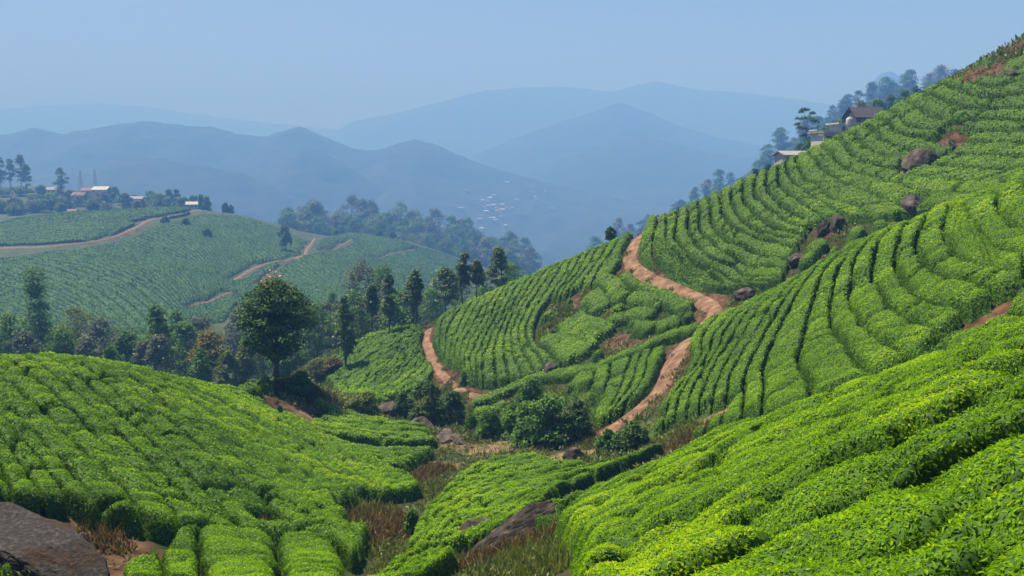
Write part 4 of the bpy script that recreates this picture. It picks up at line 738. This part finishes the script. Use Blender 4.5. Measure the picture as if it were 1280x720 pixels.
def scrub():
    occ = blur(blur(OCC * 1.0, 1) > 0.25, 1); free = (occ < 0.15) & (GY > 11) & (GY < 112) & (np.abs(GX) < 0.66 * GY) & ~((GX < -26) & (GY > 75))
    soil = np.maximum(blur(SOIL, 1), 0); dn = np.where(free, 1.0, 0) * np.where(soil > 0.4, 0.22, 1.0) * np.where(DRY > 0.5, 0.22, 1) * np.clip(0.5 + fbm(GX * .6, GY * .6, 3, 66), 0.08, 1)
    for P in (P1, P2): dn = dn * (polyline_dist(GX, GY, P)[0] > 0.75)
    for name, leafk, lab, k_, h_ in (('scrub', 'weed', 'low green scrub covering the open ground between the tea plots', 46, .34), ('straw', 'brown', 'short dry brown straw scattered over the open ground between the tea plots', 13, .28)):
        cnt = rng.poisson(dn * k_ * 0.09 * np.where(DRY > .5, 1.6 if leafk == 'brown' else .7, 1)); iy, ix = np.where(cnt > 0); rp = cnt[iy, ix]; x = np.repeat(GX[iy, ix], rp); y = np.repeat(GY[iy, ix], rp); n = len(x)
        x = x + rng.uniform(-.2, .2, n); y = y + rng.uniform(-.2, .2, n); z = G(x, y) - .02; P = np.stack([x, y, z], -1)
        dist = np.linalg.norm(P, axis=1); nl = np.tile([0., 0, 1], (n, 1)); nl += rng.normal(0, .3, (n, 3)); nl /= np.linalg.norm(nl, axis=1)[:, None]
        if leafk == 'weed':
            P[:, 2] += rng.uniform(0, .28, n); lv, lq, _, _ = leaves(P, nl, 0.07 + 0.0042 * dist, 0.025 + 0.0017 * dist, tilt=(0.1, 1.3)); mesh = (lv, lq, None, np.repeat(np.clip(rng.normal(.45, .2, n), 0, 1), 4))
        else:
            d = rng.normal(0, .45, (n, 3)); d[:, 2] = 1; d /= np.linalg.norm(d, axis=1)[:, None]; lv, lq, _, _ = leaves(P, d, h_, 0.012 + 0.0009 * dist, tilt=(1.2, 1.57), updir=0); mesh = (lv, lq, None, np.repeat(np.clip(rng.normal(.5, .2, n), 0, 1), 4))
        tag(mesh_obj(name, mesh[0], mesh[1], mats=[LEAFM[leafk]], attrs={'tone': mesh[3]}), lab, None, None, 'stuff'); print(name, n)
scrub()
grass('verge_grass', [(a, b, c, d_, .45, .6) for a, b, c, d_ in [(556,462,72,92),(566,474,70,90),(575,484,70,90),(549,452,74,94),(584,492,68,86),(812,352,70,90),(838,364,66,86),(866,378,62,80),(785,318,76,98),(790,340,72,94),(818,500,50,64),(800,522,48,62),(778,528,48,62),(846,470,54,66),(858,452,56,68),(834,470,54,68),(760,548,46,58),(750,535,48,60)]], 'weed', 'tufts of grass growing along the verges of the dirt paths', 120, .32)
# ------------------------------------------------------------------ rocks
import bmesh
def rock(name, px, py, y0, y1, size, label, seed, rz=0.0, sink=0.25, mat_=None, sub=5, tilt=0.0, cutn=9, cat='rock', group=None):
    c = base_at(px, py, y0, y1); bm = bmesh.new(); bmesh.ops.create_icosphere(bm, subdivisions=sub, radius=1.0)
    V = np.array([v.co[:] for v in bm.verts]); rs = np.random.default_rng(seed)
    for _ in range(cutn):
        n = rs.normal(size=3); n[2] = abs(n[2]) * .7; n /= np.linalg.norm(n); dd = rs.uniform(.55, .85); pr = V @ n; over = np.maximum(pr - dd, 0); V = V - over[:, None] * n * 0.93
    dsp = 0.035 * fbm(V[:, 0] * 5 + V[:, 1] * 3 + seed, V[:, 2] * 6 - V[:, 1] * 2, 4, seed + 9) + 0.10 * fbm(V[:, 0] * 2 + V[:, 2] * 1.3 + seed, V[:, 1] * 2 - V[:, 2], 4, seed) + 0.025 * fbm(V[:, 0] * 9 + V[:, 2] * 4, V[:, 1] * 9 + V[:, 2] * 5, 3, seed + 5)
    if sub == 6: dsp = dsp + 0.13 * (0.35 - np.abs(fbm(V[:, 0] * 2.2 + V[:, 2] + seed, V[:, 1] * 2.2 + V[:, 2] * 2, 5, seed + 17))) + 0.03 * fbm(V[:, 0] * 16, V[:, 1] * 16 + V[:, 2] * 12, 3, seed + 3)
    V = V * (1 + dsp[:, None]) * np.array(size)
    ct, st_ = math.cos(tilt), math.sin(tilt); V = np.stack([V[:, 0] * ct + V[:, 2] * st_, V[:, 1], -V[:, 0] * st_ + V[:, 2] * ct], -1)
    cr, sr = math.cos(rz), math.sin(rz); V = np.stack([V[:, 0] * cr - V[:, 1] * sr, V[:, 0] * sr + V[:, 1] * cr, V[:, 2]], -1)
    T = np.array([[v.index for v in f.verts] for f in bm.faces]); bm.free()
    o = mesh_obj(name, V, None, T, mats=[mat_ or ROCK], smooth=True); o.location = (c[0], c[1], c[2] + size[2] * (1 - 2 * sink) * 0.5 + 0.0)
    return tag(o, label, cat, group)
def mossy():
    m, n, out = mat('granite_dry_moss')
    tc = N(n, 'ShaderNodeTexCoord'); no = N(n, 'ShaderNodeTexNoise'); no.inputs['Scale'].default_value = 1.1; no.inputs['Detail'].default_value = 7
    n2 = N(n, 'ShaderNodeTexNoise'); n2.inputs['Scale'].default_value = 9; n2.inputs['Detail'].default_value = 15; n2.inputs['Roughness'].default_value = 0.68
    for q in (no, n2): n.links.new(tc.outputs['Object'], q.inputs['Vector'])
    g = ramp(n, n2.outputs[0], [(0.3, (0.010, 0.009, 0.009)), (0.5, (0.036, 0.031, 0.028)), (0.70, (0.13, 0.115, 0.105))]); mo = ramp(n, n2.outputs[0], [(0.3, (0.018, 0.010, 0.006)), (0.7, (0.07, 0.036, 0.018))])
    f = ramp(n, no.outputs[0], [(0.53, (0, 0, 0)), (0.58, (1, 1, 1))]); mx = N(n, 'ShaderNodeMix', data_type='RGBA')
    n.links.new(f.outputs[0], mx.inputs[0]); n.links.new(g.outputs[0], mx.inputs[6]); n.links.new(mo.outputs[0], mx.inputs[7])
    p = N(n, 'ShaderNodeBsdfPrincipled'); p.inputs['Roughness'].default_value = 0.9; n.links.new(mx.outputs[2], p.inputs['Base Color'])
    b = N(n, 'ShaderNodeBump'); b.inputs['Strength'].default_value = 1.0; b.inputs['Distance'].default_value = 0.16; n.links.new(n2.outputs[0], b.inputs['Height']); n.links.new(b.outputs[0], p.inputs['Normal']); n.links.new(p.outputs[0], out.inputs[0]); return m
MOSSY = mossy()
rock('granite_rock', 48, 706, 12, 22, (2.75, 1.5, 0.72), 'large sloping grey rock with brown dry moss, bottom left below the left hill', 3, rz=-0.30, tilt=0.34, mat_=MOSSY, sub=6, sink=.2, cutn=16)
rock('rock_ledge', 648, 676, 15, 28, (2.5, 0.6, 0.85), 'long dark rock ledge beside the near tea slope with dry grass at its foot', 14, rz=0.55, tilt=-0.32, sub=6, sink=.3, mat_=DARKROCK)
RK = [(1150,210,66,84,(1.5,1.3,1.25),'large brown boulder with a grass tuft among the upper tea rows'),(1186,184,68,84,(1.0,.7,.5),'flat grey rock just above the large brown boulder'),(1140,264,60,72,(1.5,.9,1.1),'dark pointed boulder behind the right ridge crest'),(1030,292,62,74,(.6,.6,1.1),'upright pale rock at the end of the upper tea rows'),(1046,285,62,76,(.7,.8,.8),'smaller dark rock right of the upright pale rock'),
 (998,328,58,72,(.9,.7,.6),'small grey rock on the right ridge crest above the path'),(932,371,58,70,(1.3,.9,.6),'smooth grey boulder where the path passes behind the right ridge'),(1264,96,76,86,(1.5,1,.7),'grey rock high on the upper slope near the bare strip'),(690,472,62,78,(1.1,.9,1.0),'dark boulder between the long thin hedge and the lower tea patch'),(486,522,60,78,(1.6,1.1,1.1),'pale pinkish boulder on the hollow floor left of the wide shrubs'),
 (527,538,56,70,(1.3,.9,.8),'rounded grey boulder in front of the wide shrubs'),(556,550,50,64,(1.7,.8,.5),'low flat grey rock at the edge of the hollow'),(573,553,50,62,(1.0,.6,.4),'small flat rock next to the low flat grey rock'),(722,575,42,52,(.9,.6,.6),'pale grey boulder at the right end of the bare clearing'),(703,586,38,48,(.85,.5,.3),'low brown rock in front of the pale grey boulder'),(772,567,38,50,(.45,.35,.35),'small pale stone below the dome-shaped bush'),
 (842,446,56,66,(.4,.25,.2),'pale loose stone on the lower path bank'),(659,583,38,48,(.3,.25,.2),'small grey stone lying among the valley floor tea'),(105,676,14,24,(.35,.28,.2),'small broken stones at the tip of the large sloping rock'),(600,668,18,30,(.9,.5,.5),'dark rock at the lower left end of the rock ledge'),(724,512,54,66,(.5,.4,.35),'dark stone below the lower tea patch'),(625,507,60,76,(.6,.5,.5),'grey stone under the ragged tea row'),(388,510,52,70,(.35,.3,.25),'light stone lying in the earth cut'),(846,462,52,66,(.22,.2,.14),'tiny stone at the right edge of the lower path'),(808,502,50,62,(.2,.18,.13),'tiny stone in the middle of the lower path'),(782,528,48,60,(.24,.2,.16),'tiny stone at the left edge of the lower path'),(640,563,44,56,(.3,.24,.18),'small stone at the left end of the bare clearing'),(676,568,42,54,(.28,.2,.16),'small stone in the middle of the bare clearing'),(586,560,48,60,(.4,.3,.22),'small dark stone left of the bare clearing'),(875,374,64,78,(.22,.18,.14),'tiny stone lying on the upper path')]
for k, (px, py, y0, y1, sz, lab) in enumerate(RK):
    rock('boulder' if sz[0] > .6 else 'stone', px, py, y0, y1, sz, lab, 30 + k, rz=k * .7, sub=5, sink=.2 if sz[0] > .6 else .35)
# ------------------------------------------------------------------ buildings
WALLW = plainmat('white_wall', (0.40, 0.385, 0.36), (0.52, 0.50, 0.47), scale=2, bump=0.05); WALLG = plainmat('grey_wall', (0.30, 0.30, 0.31), (0.42, 0.41, 0.41), scale=2, bump=0.05)
ROOFG = plainmat('grey_roof', (0.20, 0.20, 0.22), (0.34, 0.33, 0.34), scale=2, bump=0.1); ROOFD = plainmat('dark_roof', (0.035, 0.028, 0.03), (0.07, 0.055, 0.055), scale=3, bump=0.2); ROOFW = plainmat('tin_roof', (0.34, 0.35, 0.36), (0.55, 0.55, 0.55), scale=2, bump=0.1); ROOFR = plainmat('tile_roof', (0.16, 0.09, 0.07), (0.26, 0.16, 0.12), scale=3, bump=0.2)
GLASS = plainmat('dark_window', (0.02, 0.025, 0.03), (0.05, 0.06, 0.07), rough=0.2, bump=0, spec=0.6); STEEL = plainmat('steel', (0.25, 0.26, 0.27), (0.35, 0.35, 0.36), rough=0.5, bump=0)
def box(x0, x1, y0, y1, z0, z1):
    V = np.array([(x, y, z) for z in (z0, z1) for x, y in ((x0, y0), (x1, y0), (x1, y1), (x0, y1))]); return V, np.array([(0, 3, 2, 1), (4, 5, 6, 7), (0, 1, 5, 4), (1, 2, 6, 5), (2, 3, 7, 6), (3, 0, 4, 7)])
def gable(w_, d_, z0, hr, ov=0.4, th=0.12):
    hw, hd = w_ / 2 + ov, d_ / 2 + ov; V = np.array([(-hw, -hd, z0), (hw, -hd, z0), (hw, hd, z0), (-hw, hd, z0), (-hw, 0, z0 + hr), (hw, 0, z0 + hr)]); V = np.vstack([V, V + [0, 0, th]])
    Q = [(0, 1, 5, 4), (2, 3, 4, 5), (6, 10, 11, 7), (8, 11, 10, 9), (0, 6, 7, 1), (2, 8, 9, 3), (0, 4, 10, 6), (3, 9, 10, 4), (1, 7, 11, 5), (2, 5, 11, 8)]; return V, np.array(Q)
def house(px, Y, py, w_, d_, h_, label, wallm, roofm, roof='gable', rz=0.0, nwin=3, fn=None, group=None, hr=None, name='house'):
    b = at(px, py, Y); z = float(fn(b[0], b[1])) if fn is not None else b[2]
    e = empty(name, (b[0], b[1], b[2]), label, 'house', group, rz)
    dn = max(0.3, b[2] - z + 0.5)
    mesh_obj('wall', *box(-w_/2, w_/2, -d_/2, d_/2, -dn, h_), mats=[wallm], parent=e)
    if roof == 'gable':
        hr = hr or d_ * .3; mesh_obj('roof', *gable(w_, d_, h_ + .003, hr), mats=[roofm], parent=e)
        
        for s_ in (-1, 1): mesh_obj('gable_wall', [(s_ * w_/2, -d_/2, h_), (s_ * w_/2, d_/2, h_), (s_ * w_/2, 0, h_ + hr * .92)], None, [(0, 2, 1)], mats=[wallm], parent=e)
    else: mesh_obj('roof', *box(-w_/2 - .5, w_/2 + .5, -d_/2 - .5, d_/2 + .5, h_ + .003, h_ + .28), mats=[roofm], parent=e)
    for k in range(nwin):
        x = -w_/2 + w_ * (k + .5) / nwin; ww = min(.55, w_ / nwin * .28)
        f = mesh_obj('window', *box(x - ww, x + ww, -d_/2 - .05, -d_/2 + .05, h_ * .42, h_ * .78), mats=[GLASS], parent=e)
        mesh_obj('frame', *merge([box(x - ww - .08, x - ww, -d_/2 - .08, -d_/2, h_ * .40, h_ * .80), box(x + ww, x + ww + .08, -d_/2 - .08, -d_/2, h_ * .40, h_ * .80), box(x - ww, x + ww, -d_/2 - .08, -d_/2, h_ * .78, h_ * .80), box(x - ww, x + ww, -d_/2 - .08, -d_/2, h_ * .40, h_ * .42)]), mats=[ROOFW], parent=f)
    return e
# houses on the right skyline
e = house(1042, float(D(158)), 185, 6.5, 5, 2.7, 'lower white house with a wide grey flat roof on the right skyline', WALLW, ROOFG, 'flat', rz=0.15, nwin=4, fn=FG)
mesh_obj('terrace', *box(-5.2, 2.6, -4.4, -2.6, -.6, .15), mats=[ROOFW], parent=e); mesh_obj('awning', *box(-4.4, -0.4, -4.4, -2.55, 2.2, 2.38), mats=[ROOFG], parent=e)
for x in (-4.2, -2.4, -0.6): mesh_obj('post', *box(x - .08, x + .08, -4.3, -4.14, .15, 2.2), mats=[ROOFW], parent=e)
e = house(1060, float(D(166)), 170, 6.0, 5, 2.3, 'upper white house with flat slab roof just below the dark barn', WALLW, ROOFW, 'flat', rz=0.1, nwin=3, fn=FG)
e = house(1080, float(D(172)), 160, 6.6, 6, 2.0, 'long dark-roofed barn with a small white gable on the right skyline', ROOFD, ROOFD, 'gable', rz=0.1, nwin=2, fn=FG, hr=2.4, name='barn')
dg = mesh_obj('dormer', *gable(1.6, 1.6, 1.9, .9, .1), mats=[ROOFW], parent=e); dg.location = (3.6, -3.4, -0.2); dg.rotation_euler = (0, 0, math.pi / 2); mesh_obj('dormer_window', *box(3.3, 3.9, -4.3, -4.22, 1.4, 2.3), mats=[ROOFW], parent=e)
house(990, float(D(150)), 206, 4.6, 3.6, 1.5, 'small hut with a low grey roof at the lower edge of the hillside houses', WALLG, ROOFG, 'gable', rz=0.2, nwin=1, fn=FG, hr=.7, name='hut')
house(1028, float(D(168)), 176, 3.4, 3, 2.0, 'small pale green shed left of the upper white house', WALLG, ROOFW, 'flat', rz=0.1, nwin=1, fn=FG, name='shed')
b = at(1062, 152, float(D(160))); z = float(FG(b[0], b[1])); e = empty('water_tank', (b[0], b[1], b[2]), 'white cylindrical water tank on a stand in front of the dark barn', 'tank')
a = np.linspace(0, 2 * np.pi, 20, endpoint=False); prof = [(0.0, -.72), (.62, -.7), (.65, -.6), (.65, .45), (.5, .68), (.22, .78), (.2, .88), (0.0, .9)]
V = np.array([(r_ * math.cos(t), r_ * math.sin(t), zz) for r_, zz in prof for t in a]); i = np.arange(len(V)).reshape(len(prof), 20); q = np.stack([i[:-1], np.roll(i[:-1], -1, 1), np.roll(i[1:], -1, 1), i[1:]], -1).reshape(-1, 4)
mesh_obj('tank', V, q, mats=[ROOFW], smooth=True, parent=e)
for x, y in ((-.4, -.4), (.4, -.4), (.4, .4), (-.4, .4)): mesh_obj('leg', *box(x - .06, x + .06, y - .06, y + .06, min(-2, z - b[2]), -.7), mats=[STEEL], parent=e)
# village on the far left hill
for k, (px, py, Y, w_, d_, h_, wm, rm, lab) in enumerate([(128,243,352,11,7,3,WALLW,ROOFW,'largest white-roofed house on the far left hill, right of the pylons'), (68,243,352,8,6,3,WALLW,ROOFG,'grey-roofed house left of the feathery tree in the far village'), (57,262,330,8,6,2.6,WALLW,ROOFW,'low white house at the left lower edge of the far village'), (80,262,332,13,6,3,WALLG,ROOFW,'long pale shed with a bluish tin roof in the far village'),
  (100,250,345,8,6,3,WALLG,ROOFR,'reddish-roofed house in the middle of the far village'), (122,262,330,9,6,2.8,WALLW,ROOFG,'low pale house between trees in the far village'), (172,256,330,7,5,3.5,WALLW,ROOFG,'narrow white house right of centre in the far village'), (240,261,312,6,5,2.4,WALLW,ROOFW,'small white hut where the far hill path meets the skyline'), (88,270,318,8,5,2.4,WALLW,ROOFR,'low house with a brown roof at the tea edge of the far village'), (112,244,356,9,6,3,WALLG,ROOFR,'brown-roofed house close under the pylons')]):
    house(px, float(D(Y)), py, w_ * .95, d_ * .95, h_, lab, wm, rm, 'gable', rz=rng.uniform(-.5, .5), nwin=3, fn=FG)
for k, (px, pt) in enumerate(((102, 213), (120, 211))):
    Y = float(D(372 + 6 * k)); b = at(px, 245, Y); z = float(FG(b[0], b[1])); h = at(px, pt, Y)[2] - z; e = empty('pylon', (b[0], b[1], z), ['left one of two hazy lattice pylons above the far village', 'right one of two hazy lattice pylons above the far village'][k], 'pylon', 'pylons above the far village')
    for sx, sy in ((-1, -1), (1, -1), (1, 1), (-1, 1)): mesh_obj('leg', *tube([(sx * 1.3, sy * 1.3, -.5), (sx * .35, sy * .35, h)], [.11, .07], 5), mats=[STEEL], parent=e)
    br = []
    for j in range(7):
        z0_, z1_ = h * j / 7, h * (j + 1) / 7; w0, w1 = 1.3 - .95 * j / 7, 1.3 - .95 * (j + 1) / 7
        for s_ in (-1, 1): br += [tube([(-w0, s_ * w0, z0_), (w1, s_ * w1, z1_)], [.05, .05], 4), tube([(w0, s_ * w0, z0_), (-w1, s_ * w1, z1_)], [.05, .05], 4)]
    mesh_obj('bracing', *merge(br), mats=[STEEL], parent=e)
    mesh_obj('crossarm', *merge([tube([(-2.6, 0, h * .82), (2.6, 0, h * .82)], [.12, .12], 4), tube([(-2.0, 0, h * .93), (2.0, 0, h * .93)], [.12, .12], 4)]), mats=[STEEL], parent=e)
# town far down the valley
TOWN = [(576,262),(603,253),(610,254),(616,246),(612,250),(606,262),(611,260),(617,259),(624,268),(622,266),(616,274),(619,276),(613,274),(628,264),(634,262),(640,262),(632,284),(596,277),(600,276),(634,230),(660,236),(682,240),(669,249),(671,251),(646,252),(628,258),(620,262),(584,240),(602,288),(690,262),(618,278),(608,266),(626,272)]
TG = 'pale buildings of the distant valley town'
for k, (px, py) in enumerate(TOWN):
    c = hit(MA, px, py, 1300, 2200, 400)[0]; w_, d_, h_ = rng.uniform(5, 12), rng.uniform(5, 8), rng.uniform(3, 6)
    e = empty('town_building', (c[0], c[1], c[2]), 'tiny pale building of the hazy town down in the valley', 'building', TG, rng.uniform(-.4, .4))
    mesh_obj('wall', *box(-w_/2, w_/2, -d_/2, d_/2, -4, h_), mats=[WALLG], parent=e); mesh_obj('roof', *gable(w_, d_, h_ + .01, 1.4), mats=[[ROOFG, ROOFW, ROOFR][k % 3]], parent=e)
# ------------------------------------------------------------------ haze
hm_, hn, hout = mat('haze_air'); pv = N(hn, 'ShaderNodeVolumePrincipled'); pv.inputs['Density'].default_value = HAZE_DENSITY; pv.inputs['Color'].default_value = HAZE_COLOR; pv.inputs['Anisotropy'].default_value = HAZE_ANISO; pv.inputs['Absorption Color'].default_value = HAZE_ABS
hn.links.new(pv.outputs[0], hout.inputs['Volume'])
V, q = box(-6600, 6600, -80, 7100, -430, 475); hz = mesh_obj('haze', V, q, mats=[hm_]); tag(hz, kind='stuff')
